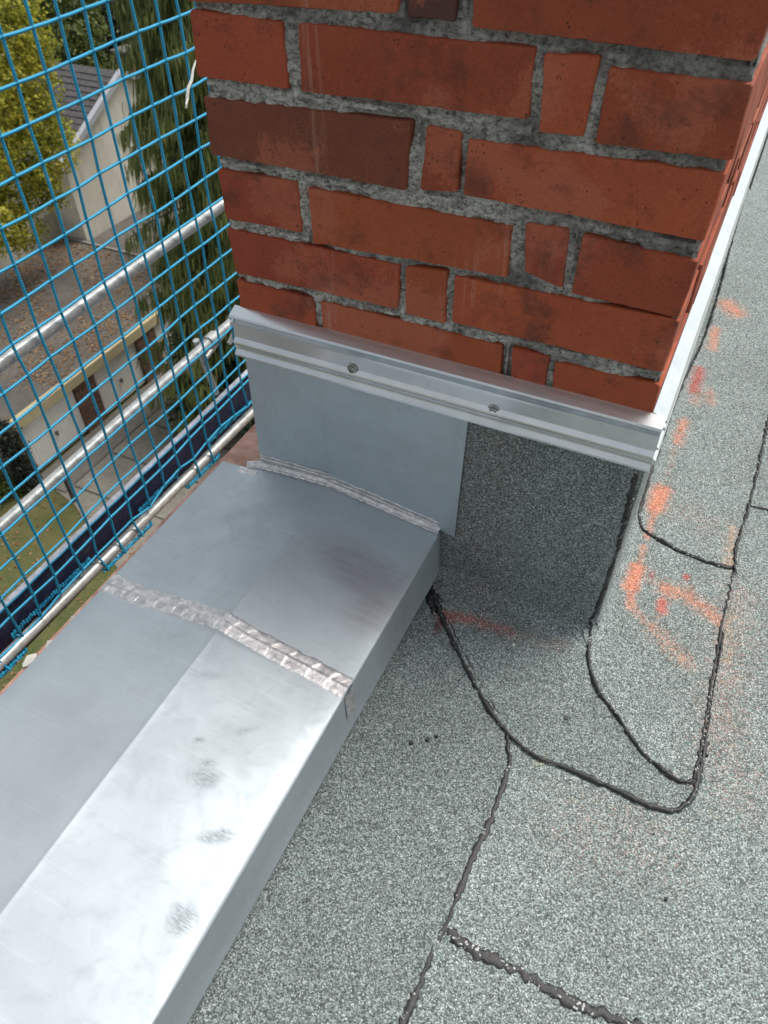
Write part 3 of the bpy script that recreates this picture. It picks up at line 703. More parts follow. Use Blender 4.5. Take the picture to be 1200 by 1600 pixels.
# ================================================================== zinc coping
ZL, ZC, ZRt, XL, XC, XR = -.3330, -.3185, -.3395, -.068, .127, .3095
def cop_z(x):
    if x < XC: return ZL + (ZC - ZL) * (x - XL) / (XC - XL)
    return ZC + (ZRt - ZC) * (x - XC) / (XR - XC)
cop = empty('zinc_coping', (.12, -.8, -.36)); tag(cop, 'wide ridged zinc sheet coping on the parapet with scuff marks', 'roof coping')
def cop_sheet(y0, y1, off, n, yfun=None):
    X_ = [(XL + .003, ZL - .0255), (XL - .0005, ZL - .021), (XL, ZL - .004), (XL + .0015, ZL - .0008)]
    for i in range(9): x = XL + .006 + (XC - .008 - XL - .006) * i / 8; X_.append((x, cop_z(x)))
    for k in (-1.6, -.6, .6, 1.6): X_.append((XC + k * .001, cop_z(XC + k * .001) + (.0001 if abs(k) < 1 else 0)))
    for i in range(9): x = XC + .009 + (XR - .003 - XC - .009) * i / 8; X_.append((x, cop_z(x)))
    X_ += [(XR - .0008, ZRt - .0006), (XR + .0004, ZRt - .0022), (XR + .0012, ZRt - .020), (XR + .0024, ZRt - .045), (XR + .0034, ZRt - .070), (XR + .0060, ZRt - .078), (XR + .0062, ZRt - .0795)]
    vs = []; K = len(X_); fs = []
    for j in range(n + 1):
        for (x, z) in X_:
            y = y0 + (y1 - y0) * j / n
            if yfun and j == 0: y = yfun(x)
            wv = .0012 * nz(x, y, 1, 3.2) + .0005 * nz(x, y, 6, 11)
            vs.append((x + (wv if z < ZRt - .003 and x > .2 else 0), y, z + off + (wv * .9 if XL + .004 < x < XR - .002 else 0)))
    for j in range(n):
        for i in range(K - 1): fs.append((j * K + i, (j + 1) * K + i, (j + 1) * K + i + 1, j * K + i + 1))
    o = mesh('zinc_sheet', vs, fs, M_ZINC, cop, True, 32)
    md = o.modifiers.new('thickness', 'SOLIDIFY'); md.thickness = .0009; md.offset = -1
    return o
cop_sheet(-.012, -.305, 0, 24, lambda x: -.024 if x < -.004 else -.0135)
cop_sheet(-.298, -2.3, .0010, 90)
def solder(path, wd, seed, name='solder_seam', pitch=.030, hgt=.0028, skew=.35, rag=1.0, nrm=Vector((0, 0, 1)), taper=True):
    """overlapping flattened solder runs along a joint; path = list of points"""
    pts = [Vector(p) for p in path]; Q = []
    for a, b in zip(pts[:-1], pts[1:]):
        n = max(2, int((b - a).length / .0016))
        for i in range(n): Q.append(a.lerp(b, i / n))
    Q.append(pts[-1]); K = 15; vs = []; fs = []; L = 0; r = random.Random(seed)
    cuts = []; s = -.005
    while s < 1.2: cuts.append(s); s += pitch * r.uniform(.55, 1.35)
    for i, q in enumerate(Q):
        if i: L += (Q[i] - Q[i - 1]).length
        t = (Q[min(i + 1, len(Q) - 1)] - Q[max(i - 1, 0)]).normalized(); sdv = t.cross(nrm).normalized()
        w1 = wd * .5 * (1 + rag * (.16 * noise.noise(Vector((L * 60, seed, 0))) + .10 * noise.noise(Vector((L * 240, seed, 3)))))
        w2 = wd * .5 * (1 + rag * (.16 * noise.noise(Vector((L * 60, seed, 9))) + .10 * noise.noise(Vector((L * 240, seed, 13)))))
        for j in range(K):
            u = j / (K - 1) * 2 - 1; off = u * (w1 if u > 0 else w2)
            Ls = L + skew * off + .006 * (1 - u * u) ; c = max(k for k in range(len(cuts)) if cuts[k] <= Ls + .02) if Ls + .02 > cuts[0] else 0
            c = 0
            for k, cc in enumerate(cuts):
                if cc <= Ls: c = k
            nxt = cuts[min(c + 1, len(cuts) - 1)]; fr = (Ls - cuts[c]) / max(.002, nxt - cuts[c])
            e = max(0, 1 - abs(u) ** 5)
            h = hgt * (.30 + .55 * fr * fr + .15 * noise.noise(Vector((L * 150, u * 3, seed)))) * e + .00025 * noise.noise(Vector((L * 420, u * 9, seed))) * e - (.0006 if abs(u) == 1 else 0)
            h += (.0008 if abs(u) < .12 else 0) * e
            vs.append(q + sdv * off + nrm * max(h, -.0006))
    for i in range(len(Q) - 1):
        for j in range(K - 1): fs.append((i * K + j, (i + 1) * K + j, (i + 1) * K + j + 1, i * K + j + 1))
    o = mesh(name, vs, fs, M_SOL, cop, True, 28); return o
def cpt(x, y): return (x, y, cop_z(x) + .0012 + .0009 * nz(x, y, 1, 3.2))
solder([cpt(XL + .001, -.303), cpt(0, -.3045), cpt(.06, -.300), cpt(XC, -.2975), cpt(.17, -.301), cpt(.25, -.303), cpt(XR - .0005, -.305)], .031, 3, pitch=.028, hgt=.0013)
solder([(XR + .0016, -.305, ZRt - .001), (XR + .003, -.306, ZRt - .03), (XR + .0040, -.308, ZRt - .050)], .022, 8, pitch=.02, hgt=.0014, nrm=Vector((1, 0, 0)))
# joint of coping and upstand
NB = Vector((0, -.75, .66)).normalized()
solder([(-.020, -.022, cop_z(-.02) + .0005), (0.0, -.0145, cop_z(0) + .0015), (.06, -.0135, cop_z(.06) + .0015), (XC - .004, -.0145, ZC + .0015)], .017, 11, pitch=.017, hgt=.0020, nrm=NB)
solder([(XC - .006, -.0150, ZC + .0015), (.2, -.0155, cop_z(.2) + .0015), (.26, -.0160, cop_z(.26) + .0015), (XR - .001, -.0160, ZRt + .0015)], .016, 12, pitch=.020, hgt=.0020, nrm=NB)
solder([(.001, -.0104, -.3125), (.06, -.0106, -.3080), (XC, -.0108, -.3050)], .014, 14, name='tinned_band', pitch=.05, hgt=.0006, nrm=Vector((0, -1, 0)), rag=2)
solder([(XC, -.0122, -.3080), (.2, -.0124, -.3155), (XR - .004, -.0124, -.3300)], .016, 15, name='tinned_band', pitch=.05, hgt=.0006, nrm=Vector((0, -1, 0)), rag=2)
solder([(-.030, -.030, cop_z(-.03) + .0002), (-.012, -.032, cop_z(-.012) + .0002), (.004, -.030, cop_z(.004) + .0002)], .014, 16, pitch=.012, hgt=.0007, rag=2.2)
parent_keep(cop)

# ================================================================== parapet and house wall under it
par = empty('parapet_wall', (.1, 0, -8)); tag(par, 'pink rendered parapet wall showing beside and under the zinc coping', 'wall')
mb = MB(); n = 60; vs = []
for i in range(n + 1):
    y = -2.4 + 5.6 * i / n; j = .0025 * nz(y, 0, 0, 22) + .002 * nz(y, 4, 0, 70)
    vs += [(-.080, y, -.52), (-.0975 + j, y, -.372), (-.094 + j, y, -.362 + j), (.0, y, -.361 + j * .5), (.284, y, -.361), (.284, y, -.5)]
mb.add(vs, [(i * 6 + k, i * 6 + k + 1, (i + 1) * 6 + k + 1, (i + 1) * 6 + k) for i in range(n) for k in range(5)])
mb.build('ledge', M_STONE, par, True, 30)
mb = MB(); mb.box(-.070, .283, -6, 9, -15.3, -.53); mb.build('facade', M_STONE, par)
parent_keep(par)
mb = MB()
for y_, s_ in ((-.435, .012), (-.405, .007), (-.36, .005)):
    n = 8; c = (-.086 if s_ < .01 else -.092, y_, -.352); ring = [(c[0] + s_ * .5 * math.cos(a) * (1 + .3 * nz(a, y_, 0, 3)), c[1] + s_ * math.sin(a), c[2] - .006) for a in [2 * math.pi * k / n for k in range(n)]]
    mb.add(ring + [(c[0], c[1], c[2] + s_ * .35)], [(k, (k + 1) % n, n) for k in range(n)])
tag(mb.build('mortar_splash', M_WHITE, None, True), 'white mortar splashes on the edge of the pink ledge beside the coping', 'mortar splash')

# ================================================================== scaffold behind the parapet
NX = -1.25
def guard_tube(pa, pb, r, mat, label):
    pa, pb = Vector(pa), Vector(pb); d = (pb - pa) / (pb.y - pa.y)
    a = pa + d * (-1.6 - pa.y); b = pa + d * (3.2 - pa.y)
    mb = MB(); mb.tube([a.lerp(b, i / 24) for i in range(25)], r, 20)
    return tag(mb.build('guard_rail', mat, None, True), label, 'scaffold tube', 'scaffold guard rails behind the net')
guard_tube((NX - .03, .4369, -.794), (NX - .03, 1.5734, -.773), .0215, M_TUBEW, 'topmost scaffold tube behind the blue net, whitish and scraped')
guard_tube((NX - .03, .20, -1.272), (NX - .03, 1.5045, -1.258), .0215, M_TUBE, 'middle scaffold tube behind the blue net, ending at the rail corner')
guard_tube((NX, -.015, -1.700), (NX, 1.555, -1.734), .0215, M_TUBE, 'lowest scaffold tube in front of the navy toe board')
toe = MB(); n = 50; vs = []
for i in range(n + 1):
    y = -1.6 + 4.8 * i / n; zt_ = -1.572 + .003 * nz(y, 0, 0, 5); zz = -.002 * y
    vs += [(NX - .045, y, -1.80 + zz), (NX - .045, y, zt_ - .006 + zz), (NX - .049, y, zt_ + zz), (NX - .071, y, zt_ + zz), (NX - .075, y, zt_ - .006 + zz), (NX - .075, y, -1.80 + zz)]
toe.add(vs, [(i * 6 + k, i * 6 + (k + 1) % 6, (i + 1) * 6 + (k + 1) % 6, (i + 1) * 6 + k) for i in range(n) for k in range(6)])
tb = empty('toe_board', (NX - .06, 0, -1.68)); tag(tb, 'dark navy toe board speckled with paint behind the lowest tube', 'toe board')
toe.build('board', M_TOE, tb, True, 30)
mb = MB(); M_WORN = mat_plain('worn_board_edge', (.42, .42, .48), .7, 0, .35, 40)
mb.add([(NX - .0485 - .023 * (k % 2), -1.6 + 4.8 * (k // 2) / 40, -1.5712 + .003 * nz(-1.6 + 4.8 * (k // 2) / 40, 0, 0, 5) - .002 * (-1.6 + 4.8 * (k // 2) / 40)) for k in range(82)], [(2 * i, 2 * i + 2, 2 * i + 3, 2 * i + 1) for i in range(40)])
mb.build('worn_edge', M_WORN, tb); parent_keep(tb)
# safety net
net = empty('safety_net', (NX, .4, -1.0)); tag(net, 'blue knotted scaffold safety net with square meshes left of the chimney', 'safety net')
I0, I1, J0, J1 = -17, 8, -7, 17
def FRONT(y): return -.35 < y < .07 or .47 < y < .76 or 1.0 < y < 1.24
def node(i, j):
    jt = random.Random(i * 131 + j * 17 + 5)
    y = .8197 + .1007 * i - .0019 * j + jt.uniform(-.0025, .0025); z = -.028 + .0017 * i - .1017 * j + jt.uniform(-.0025, .0025)
    x = NX + .012 * nz(i, j, 0, .35)
    if j >= J1:
        if FRONT(y): z = -1.727 - .0217 * y; x = NX + .020
        else: z = -1.675 - .0217 * y; x = NX - .030
    if j == J1 - 1: z += jt.uniform(-.02, .02); y += jt.uniform(-.012, .012)
    x += .012 if j >= 8 else .0
    return Vector((x, y, z))
def cord(pts, name='cord', knots=False):
    mb = MB(); Q = []
    for a, b in zip(pts[:-1], pts[1:]):
        for k in range(4):
            p = a.lerp(b, k / 4); s = math.sin(math.pi * k / 4); Q.append(p + Vector((0, .0, -.0012 * s)))
    Q.append(pts[-1]); mb.tube(Q, .0048, 6)
    if knots:
        for p in pts[1:-1]:
            r = .0092; oct_ = [p + Vector(v) * r for v in ((1, 0, 0), (-1, 0, 0), (0, 1.15, 0), (0, -1.15, 0), (0, 0, 1.15), (0, 0, -1.15))]
            mb.add(oct_, [(0, 2, 4), (2, 1, 4), (1, 3, 4), (3, 0, 4), (2, 0, 5), (1, 2, 5), (3, 1, 5), (0, 3, 5)])
    return mb.build(name, M_CORD, net, True, 80)
for i in range(I0, I1 + 1): cord([node(i, j) for j in range(J0, J1 + 1)], knots=True)
for j in range(J0, J1):
    e = node(I1, j); cord([node(i, j) for i in range(I0, I1 + 1)] + [e + Vector((0, .035 + .012 * math.sin(j * 2.3), .003))])
mb = MB(); pts = []
for k in range(900):
    y = -1.5 + 3.1 * k / 899; fr = 1 if FRONT(y) else -1
    z = -1.700 - .0217 * y; a = .007 * math.sin(k * 1.9)
    pts.append(Vector((NX + (.020 if fr > 0 else -.030), y, z + (-.027 if fr > 0 else .025) + a * .4)) + Vector((.004 * math.cos(k * 1.9), 0, .004 * math.sin(k * 1.9))))
mb.tube(pts, .0052, 6); mb.build('edge_rope', M_CORD, net, True, 80)
mb = MB(); mb.tube([Vector((NX - .040 + .003 * nz(k, 0, 0, .7), -1.5 + 3.2 * k / 60, -1.566 - .002 * (-1.5 + 3.2 * k / 60) + .004 * nz(k, 3, 0, .9))) for k in range(61)], .0042, 6); mb.build('edge_rope', M_CORD, net, True, 80)
parent_keep(net)
mb = MB(); mb.tube([(NX + .012, 1.5600, -.2500), (NX + .012, 1.535, -.272), (NX + .014, 1.515, -.300), (NX + .012, 1.492, -.318), (NX + .012, 1.478, -.345), (NX + .012, 1.462, -.372)], .004, 6, rf=lambda i: (.0025, .004, .005, .0055, .006, .003)[i])
mb.tube([(NX + .016, 1.478, -.345), (NX + .02, 1.455, -.358)], .002, 5)
tag(mb.build('cable_tie_strip', M_WHITE, None, True), 'torn white plastic strip caught in the blue net beside the chimney', 'plastic strip')
# coupler with short brace at the middle tube
cb = empty('scaffold_coupler', (NX - .06, 1.40, -1.3)); tag(cb, 'steel scaffold coupler with a short brace under the middle tube', 'scaffold coupler')
mb = MB(); mb.tube([(NX - .03, 1.38, -1.2595), (NX - .03, 1.43, -1.259)], .031, 14); mb.tube([(NX - .03, 1.56, -1.258), (NX - .03, 1.61, -1.2575)], .031, 14); mb.build('clamp', M_TUBE, cb, True)
mb = MB(); mb.tube([(NX - .02, 1.50, -1.33), (NX - .02, 1.60, -1.26)], .010, 8); mb.build('bolt', M_TUBE, cb, True)
mb = MB(); mb.tube([(NX - .08, 1.365, -1.25), (NX - .08, 1.42, -1.56)], .014, 10); mb.tube([(NX - .10, 1.43, -1.38), (NX - .10, 1.62, -1.33)], .010, 8); mb.build('brace', M_TUBE, cb, True)
parent_keep(cb)

# ================================================================== the yard 15 m below
M_LAWN = mat_ground('lawn', (.050, .068, .014), (.105, .095, .032), (.13, .10, .050), .8, 9)
M_CONC = mat_ground('yard_concrete', (.17, .155, .13), (.235, .215, .18), (.12, .11, .09), 1.2, 5)
M_APR = mat_plain('apron_concrete', (.135, .125, .11), .9, 0, .2, 2.5)
GZ = -15
g = mesh('ground', [(-1500, -1500, GZ), (1500, -1500, GZ), (1500, 1500, GZ), (-1500, 1500, GZ)], [(0, 1, 2, 3)], M_LAWN); g['kind'] = 'structure'
d = mesh('driveway', [(-16.35, 9.75, GZ + .03), (-14.5, 9.25, GZ + .03), (-12.7, 8.3, GZ + .03), (-6, 5.2, GZ + .03), (-.2, 4.8, GZ + .03), (-.2, 22, GZ + .03), (-16.35, 22, GZ + .03)], [(0, 1, 2, 3, 4, 5, 6)], M_CONC); d['kind'] = 'structure'
M_JOINT = mat_plain('joint_tar', (.05, .05, .045), .9)
for k, y_ in enumerate((9.9, 11.6, 13.3, 15.0)):
    jt_ = MB(); jt_.box(-15.1, -.3, y_ - .03, y_ + .03, GZ + .025, GZ + .036); jt_.build('joint', M_JOINT, d)
for x_ in (-12.4, -9.6, -6.8): jt_ = MB(); jt_.box(x_ - .03, x_ + .03, 9.0, 21.9, GZ + .025, GZ + .038); jt_.build('joint', M_JOINT, d)
rd = mesh('added_grey_ground', [(-60, -60, GZ + .03), (-.2, -60, GZ + .03), (-.2, 1.2, GZ + .03), (-60, 1.2, GZ + .03)], [(0, 1, 2, 3)], mat_plain('added_ground_grey', (.10, .10, .10), .9, 0, .2, 3)); rd['kind'] = 'structure'  # unseen plane, added to keep yellow lawn out of the rail's reflections
mb = MB(); mb.box(-16.36, -15.15, 9.55, 20, GZ, GZ + .08); o = mb.build('apron', M_APR); o['kind'] = 'structure'
# leaves on lawn
M_LITTER = mat_leaf('fallen_leaves', [(0, (.10, .045, .02)), (.4, (.20, .10, .04)), (.75, (.26, .17, .08)), (1, (.30, .26, .16))], .1)
def litter(name, n, gen, sz, label):
    vs = []; fs = []
    for k in range(n):
        x, y, z = gen(); a = rnd.uniform(0, 6.3); s = sz * rnd.uniform(.5, 1.4); t = rnd.uniform(-.5, .5)
        dx, dy = math.cos(a) * s, math.sin(a) * s; b = len(vs)
        vs += [(x - dx, y - dy, z), (x + dy * .6, y - dx * .6, z + t * s), (x + dx, y + dy, z + .01), (x - dy * .6, y + dx * .6, z + abs(t) * s)]; fs.append((b, b + 1, b + 2, b + 3))
    o = mesh(name, vs, fs, M_LITTER); o['kind'] = 'stuff'; tag(o, label, 'leaves'); return o
litter('fallen_leaves', 1500, lambda: (rnd.uniform(-18, -8), rnd.uniform(2, 9.4), GZ + .03), .045, 'brown leaves scattered over the lawn by the driveway')

# garages
gar = empty('garage_row', (-19, 15, GZ)); tag(gar, 'row of garages with ribbed white doors and a leaf covered flat roof', 'garage')
GX = -16.45
M_DOOR = mat_plain('garage_door_paint', (.74, .72, .66), .5, 0, .06, 3, .05); M_FASC = mat_plain('cream_fascia', (.44, .37, .22), .7, 0, .12, 4)
M_PIL = N('brown_pillar_brick'); _P = M_PIL.pos(); _v = M_PIL.vor(_P, 14); _g = M_PIL.n('ShaderNodeRGBToBW'); M_PIL.l(_v, _g.inputs[0])
M_PIL = M_PIL.fin(M_PIL.ramp(_g.outputs[0], [(0, (.035, .022, .018)), (.5, (.12, .062, .040)), (1, (.20, .12, .08))]), .9)
M_ROOFG = mat_ground('garage_roof_felt', (.075, .068, .060), (.125, .115, .105), (.085, .050, .026), .7, 7)
M_BEIGE = N('beige_render'); _P = M_BEIGE.pos(); _n = M_BEIGE.noise(_P, .55, 5, .6); _n2 = M_BEIGE.noise(M_BEIGE.scale(_P, (2, 2, .25)), 1.6, 5, .7)
M_BEIGE = M_BEIGE.fin(M_BEIGE.mix(M_BEIGE.ramp(_n2, [(.54, 0), (.72, .55)]), M_BEIGE.mix(M_BEIGE.ramp(_n, [(.35, 0), (.65, 1)]), (.46, .42, .35), (.58, .54, .46)), (.24, .22, .19)), .95)
ZT = -12.86
doors = [(9.86, 12.06), (12.95, 15.06), (16.0, 18.1)]
for (a, b) in doors:
    vs = []; n = 42
    for k in range(n + 1):
        y = a + (b - a) * k / n; x = GX - .05 + (.022 if k % 2 else 0); vs += [(x, y, GZ + .10), (x, y, -13.16)]
    o = mesh('door', vs, [(2 * k, 2 * k + 2, 2 * k + 3, 2 * k + 1) for k in range(n)], M_DOOR, gar)
    mb = MB(); ym = (a + b) / 2; mb.box(GX - .03, GX + .03, ym - .05, ym + .05, -14.18, -14.10); mb.box(GX + .0, GX + .05, ym - .02, ym + .02, -14.24, -14.12); h_ = mb.build('handle', mat_plain('handle_metal', (.10, .10, .10), .5), None); h_.parent = o
for (a, b) in [(9.48, 9.86), (12.06, 12.95), (15.06, 16.0), (18.1, 18.6)]:
    mb = MB(); mb.box(GX - .3, GX + (.06 if a != 12.06 else .05), a, b, GZ, -13.16); mb.build('pillar', M_PIL, gar)
mb = MB(); mb.box(GX - .32, GX - .051, 9.5, 18.6, -13.16, -12.95); mb.box(-23.5, GX - .31, 9.5, 9.62, GZ, ZT - .1); mb.box(-23.5, -23.3, 9.5, 18.6, GZ, ZT - .1); mb.build('wall', M_BEIGE, gar)
mb = MB(); mb.box(GX - .12, GX + .12, 9.40, 18.75, -13.16, ZT + .02); mb.build('fascia', M_FASC, gar)
mb = MB(); mb.box(-23.55, GX - .121, 9.42, 19.35, ZT - .12, ZT - .01); mb.build('roof', M_ROOFG, gar)
mb = MB(); mb.box(-23.5, -16.7, 19.30, 19.42, ZT - .15, ZT + .06); mb.build('roof_kerb', mat_plain('grey_kerb', (.20, .185, .17), .8), gar)
parent_keep(gar)
for o in gar.children:
    pass
def rl():
    while True:
        x = rnd.uniform(-23.4, -16.6); y = rnd.uniform(9.6, 19.2)
        if noise.noise(Vector((x * .6, y * .6, 2))) + .15 + (-(x + 20)) * .06 > rnd.uniform(-.3, .5): return (x, y, ZT + .01)
litter('leaf_litter', 5200, rl, .05, 'brown dead leaves covering the flat garage roof')
g2 = empty('low_roof_building', (-19, 23, GZ)); tag(g2, 'lower flat dark roofed annex right of the leaf covered garage roof', 'outbuilding')
mb = MB(); mb.box(-22.2, -16.5, 19.45, 28, GZ, -13.0); mb.build('wall', M_BEIGE, g2); mb = MB(); mb.box(-22.2, -16.3, 19.43, 28.1, -12.99, -12.85); mb.build('roof', M_ROOFG, g2); parent_keep(g2)

# house beyond
hs = empty('gabled_house', (-27, 23.4, GZ)); tag(hs, 'beige gabled house with a dark slate roof behind the garages', 'house')
HX = -22.25; pk = (23.37, -7.88); el = (19.5, -9.78); er = (27.2, -9.75)
mb = MB(); mb.add([(HX, el[0], GZ), (HX, er[0], GZ), (HX, er[0], er[1]), (HX, pk[0], pk[1]), (HX, el[0], el[1]), (HX - 9, el[0], GZ), (HX - 9, er[0], GZ), (HX - 9, er[0], er[1]), (HX - 9, pk[0], pk[1]), (HX - 9, el[0], el[1])],
       [(0, 1, 2, 3, 4), (0, 4, 9, 5), (1, 6, 7, 2), (5, 9, 8, 7, 6)]); mb.build('wall', M_BEIGE, hs)
M_SLATE = mat_plain('slate', (.060, .055, .058), .7, 0, .35, 6, .5, .03)
sl = (pk[1] - el[1]) / (pk[0] - el[0])
def roof_side(sgn):
    root = empty('roof', (0, 0, 0), hs); y_e = el[0] - .35 if sgn < 0 else er[0] + .35
    R_ = 16; 
    vs = []; fs = []; cols = 30
    for r in range(R_):
        t0, t1 = r / R_, (r + 1) / R_ + .02; ya, yb = pk[0] + (y_e - pk[0]) * t1, pk[0] + (y_e - pk[0]) * t0
        za, zb = pk[1] - sl * abs(ya - pk[0]) + .06 + .02, pk[1] - sl * abs(yb - pk[0]) + .045
        for c in range(cols):
            x0 = HX + .15 - 9.2 * c / cols - (.15 if r % 2 else 0); x1 = x0 - 9.2 / cols + .015; j = rnd.uniform(0, .015); b = len(vs)
            vs += [(x0, ya, za + j), (x1, ya, za + j), (x1, yb, zb), (x0, yb, zb), (x0, ya, za + j - .02), (x1, ya, za + j - .02)]; fs += [(b, b + 1, b + 2, b + 3), (b, b + 4, b + 5, b + 1)]
    o = mesh('slates', vs, fs, M_SLATE, root); o['kind'] = 'stuff'
    mb = MB(); mb.add([(HX + .1, pk[0], pk[1] + .02), (HX - 9.1, pk[0], pk[1] + .02), (HX - 9.1, y_e, pk[1] - sl * abs(y_e - pk[0]) + .02), (HX + .1, y_e, pk[1] - sl * abs(y_e - pk[0]) + .02)], [(0, 1, 2, 3)]); mb.build('underlay', M_SLATE, root)
roof_side(-1); roof_side(1)
M_VERGE = mat_plain('verge_metal', (.40, .41, .45), .5, .3, .1)
for s in (-1, 1):
    y_e = el[0] - .35 if s < 0 else er[0] + .35; mb = MB(); ze = pk[1] - sl * abs(y_e - pk[0])
    mb.add([(HX + x, y, z) for x, y, z in [(.0, pk[0], pk[1] + .12), (.22, pk[0], pk[1] + .12), (.22, pk[0], pk[1] - .10), (.0, pk[0], pk[1] - .10), (.0, y_e, ze + .12), (.22, y_e, ze + .12), (.22, y_e, ze - .10), (.0, y_e, ze - .10)]],
           [(0, 1, 5, 4), (1, 2, 6, 5), (2, 3, 7, 6), (3, 0, 4, 7), (0, 3, 2, 1), (4, 5, 6, 7)]); mb.build('verge_board', M_VERGE, hs)
mb = MB(); mb.box(HX - 1.6, HX - .9, 25.0, 25.8, -9.4, -7.75); o = mb.build('chimney_stack', M_PIL, hs)
mb = MB(); mb.box(HX - 1.68, HX - .82, 24.92, 25.88, -7.75, -7.66); mb.build('cap', M_ROOFG, o)
mb = MB(); mb.box(-30, -23.62, 12.0, 19.49, GZ, -12.0); 
mb.build('side_wing', M_BEIGE, hs)
mb = MB(); mb.add([(-23.60, 17.3, -12.9), (-23.60, 19.49, -12.9), (-23.60, 19.49, -11.2), (-23.60, 19.3, -11.9), (-23.60, 17.3, -12.1)], [(0, 1, 2, 3, 4)]); mb.build('gable_shoulder', M_BEIGE, hs)
parent_keep(hs)

# outbuilding wall, ivy, post on the left of the garages
mb = MB(); mb.box(-17.7, -17.35, 2.0, 9.40, GZ, -13.4); tag(mb.build('garden_wall', mat_plain('cream_wall', (.34, .29, .20), .9, 0, .1, 1.5)), 'plain cream wall left of the garages behind the ivy', 'wall')
mb = MB(); mb.box(-14.68, -14.60, 9.33, 9.41, GZ, -14.10); mb.box(-14.70, -14.58, 9.31, 9.43, -14.10, -14.06); tag(mb.build('post', mat_plain('dark_post', (.03, .028, .025), .7)), 'short dark post at the corner of lawn and driveway', 'post')

# ================================================================== vegetation
def leaf_blobs(name, blobs, n, sz, mat, parent, seed, flat=.5):
    r = random.Random(seed); vs = []; fs = []
    tot = sum(b[3] ** 2 for b in blobs)
    for (cx, cy, cz, rad) in blobs:
        for k in range(int(n * rad * rad / tot)):
            while True:
                v = Vector((r.gauss(0, 1), r.gauss(0, 1), r.gauss(0, 1)))
                if v.length > .1: break
            v.normalize(); q = rad * (.55 + .5 * r.random() ** .6) * (1 + .38 * noise.noise(v * 2.2 + Vector((cx, cy, cz)))); p = Vector((cx, cy, cz)) + v * q * Vector((1, 1, .85)).x
            # clumpy twigs: several leaves each
            for t in range(3):
                c = p + Vector((r.gauss(0, .09), r.gauss(0, .09), r.gauss(0, .07))); s = sz * r.uniform(.55, 1.3)
                nn = (v * .4 + Vector((r.gauss(0, .6), r.gauss(0, .6), r.gauss(.3, .6)))).normalized(); a = nn.orthogonal().normalized(); b = nn.cross(a); an = r.uniform(0, 6.28)
                a, b = a * math.cos(an) + b * math.sin(an), b * math.cos(an) - a * math.sin(an); k0 = len(vs)
                vs += [c - a * s, c - b * s * .55 + nn * s * .15, c + a * s, c + b * s * .55 + nn * s * .15]; fs.append((k0, k0 + 1, k0 + 2, k0 + 3))
    return mesh(name, vs, fs, mat, parent)
M_BARK = mat_plain('bark', (.07, .055, .042), .95, 0, .4, 6, .8, .03)
ML_YEL = mat_leaf('yellow_green_leaves', [(0, (.06, .085, .012)), (.3, (.19, .22, .03)), (.6, (.48, .45, .06)), (.9, (.75, .64, .11)), (1, (.75, .52, .16))], .5)
ML_GRN = mat_leaf('mid_green_leaves', [(0, (.03, .055, .012)), (.5, (.09, .125, .025)), (1, (.24, .25, .06))], .3)
ML_DRK = mat_leaf('dark_leaves', [(0, (.004, .007, .004)), (.6, (.010, .016, .008)), (1, (.030, .036, .018))], .1)
ML_CON = mat_leaf('drooping_conifer_sprays', [(0, (.035, .055, .016)), (.35, (.12, .16, .045)), (.75, (.26, .30, .09)), (1, (.46, .43, .18))], .25)
ML_FIR = mat_leaf('dark_fir_sprays', [(0, (.008, .018, .009)), (.5, (.020, .042, .018)), (1, (.05, .075, .03))], .2)
def tree(name, label, base, blobs, n, sz, mat, seed, trunk_r=.22):
    root = empty(name, base); tag(root, label, 'tree', 'trees beyond the scaffold')
    mb = MB(); top = Vector(blobs[0][:3]); b = Vector(base); m_ = b.lerp(top, .5) + Vector((.2, -.1, 0))
    mb.tube([b, b.lerp(m_, .5), m_, m_.lerp(top, .6), top], trunk_r, 8, rf=lambda i: trunk_r * (1.2, 1, .8, .5, .2)[i])
    for bl in blobs[1:]: c = Vector(bl[:3]); mb.tube([m_.lerp(top, .3), m_.lerp(c, .6) + Vector((0, 0, -.2)), c], .05, 5, rf=lambda i: (.09, .06, .02)[i])
    mb.build('trunk', M_BARK, root, True); leaf_blobs('crown', blobs, n, sz, mat, root, seed); parent_keep(root); return root
bl = [(-21.3, 17.0, -7.2, 1.2), (-21, 17.6, -5.6, 1.05), (-21, 18.5, -5.9, .75), (-21, 17.9, -6.7, .95), (-21.2, 18.0, -7.9, .9), (-21.1, 18.35, -8.8, .75), (-21, 16.5, -8.6, 1.0), (-21.3, 17.1, -9.6, .8), (-21.5, 15.5, -10.2, 1.0), (-21.2, 17.6, -9.5, .55), (-21, 16.2, -6.2, 1.2), (-21, 15.3, -7.8, 1.2), (-21, 14.3, -9.5, 1.2), (-20.8, 18.2, -4.5, .8), (-21, 16.8, -4.4, 1.1), (-21.7, 16.4, -10.9, .7), (-21.3, 17.7, -10.2, .5)]
tree('broadleaf_tree', 'yellow green broadleaf tree leaning over the garage roof at the left', (-24.2, 14.2, GZ), bl, 9500, .075, ML_YEL, 3)
bl = [(-30, 28.2, -8.2, 1.6), (-30, 28.8, -9.4, 1.2), (-30, 27.6, -6.9, 1.5), (-30, 29.4, -7.2, 1.3), (-30, 26.6, -8.3, 1.5), (-30, 28.4, -5.2, 1.6), (-29.5, 29.6, -8.4, .9), (-29.5, 30.0, -9.9, .6)]
tree('broadleaf_tree', 'mid green tree behind the yellow green one, above the slate roof', (-31, 28, GZ), bl, 5200, .10, ML_GRN, 9)
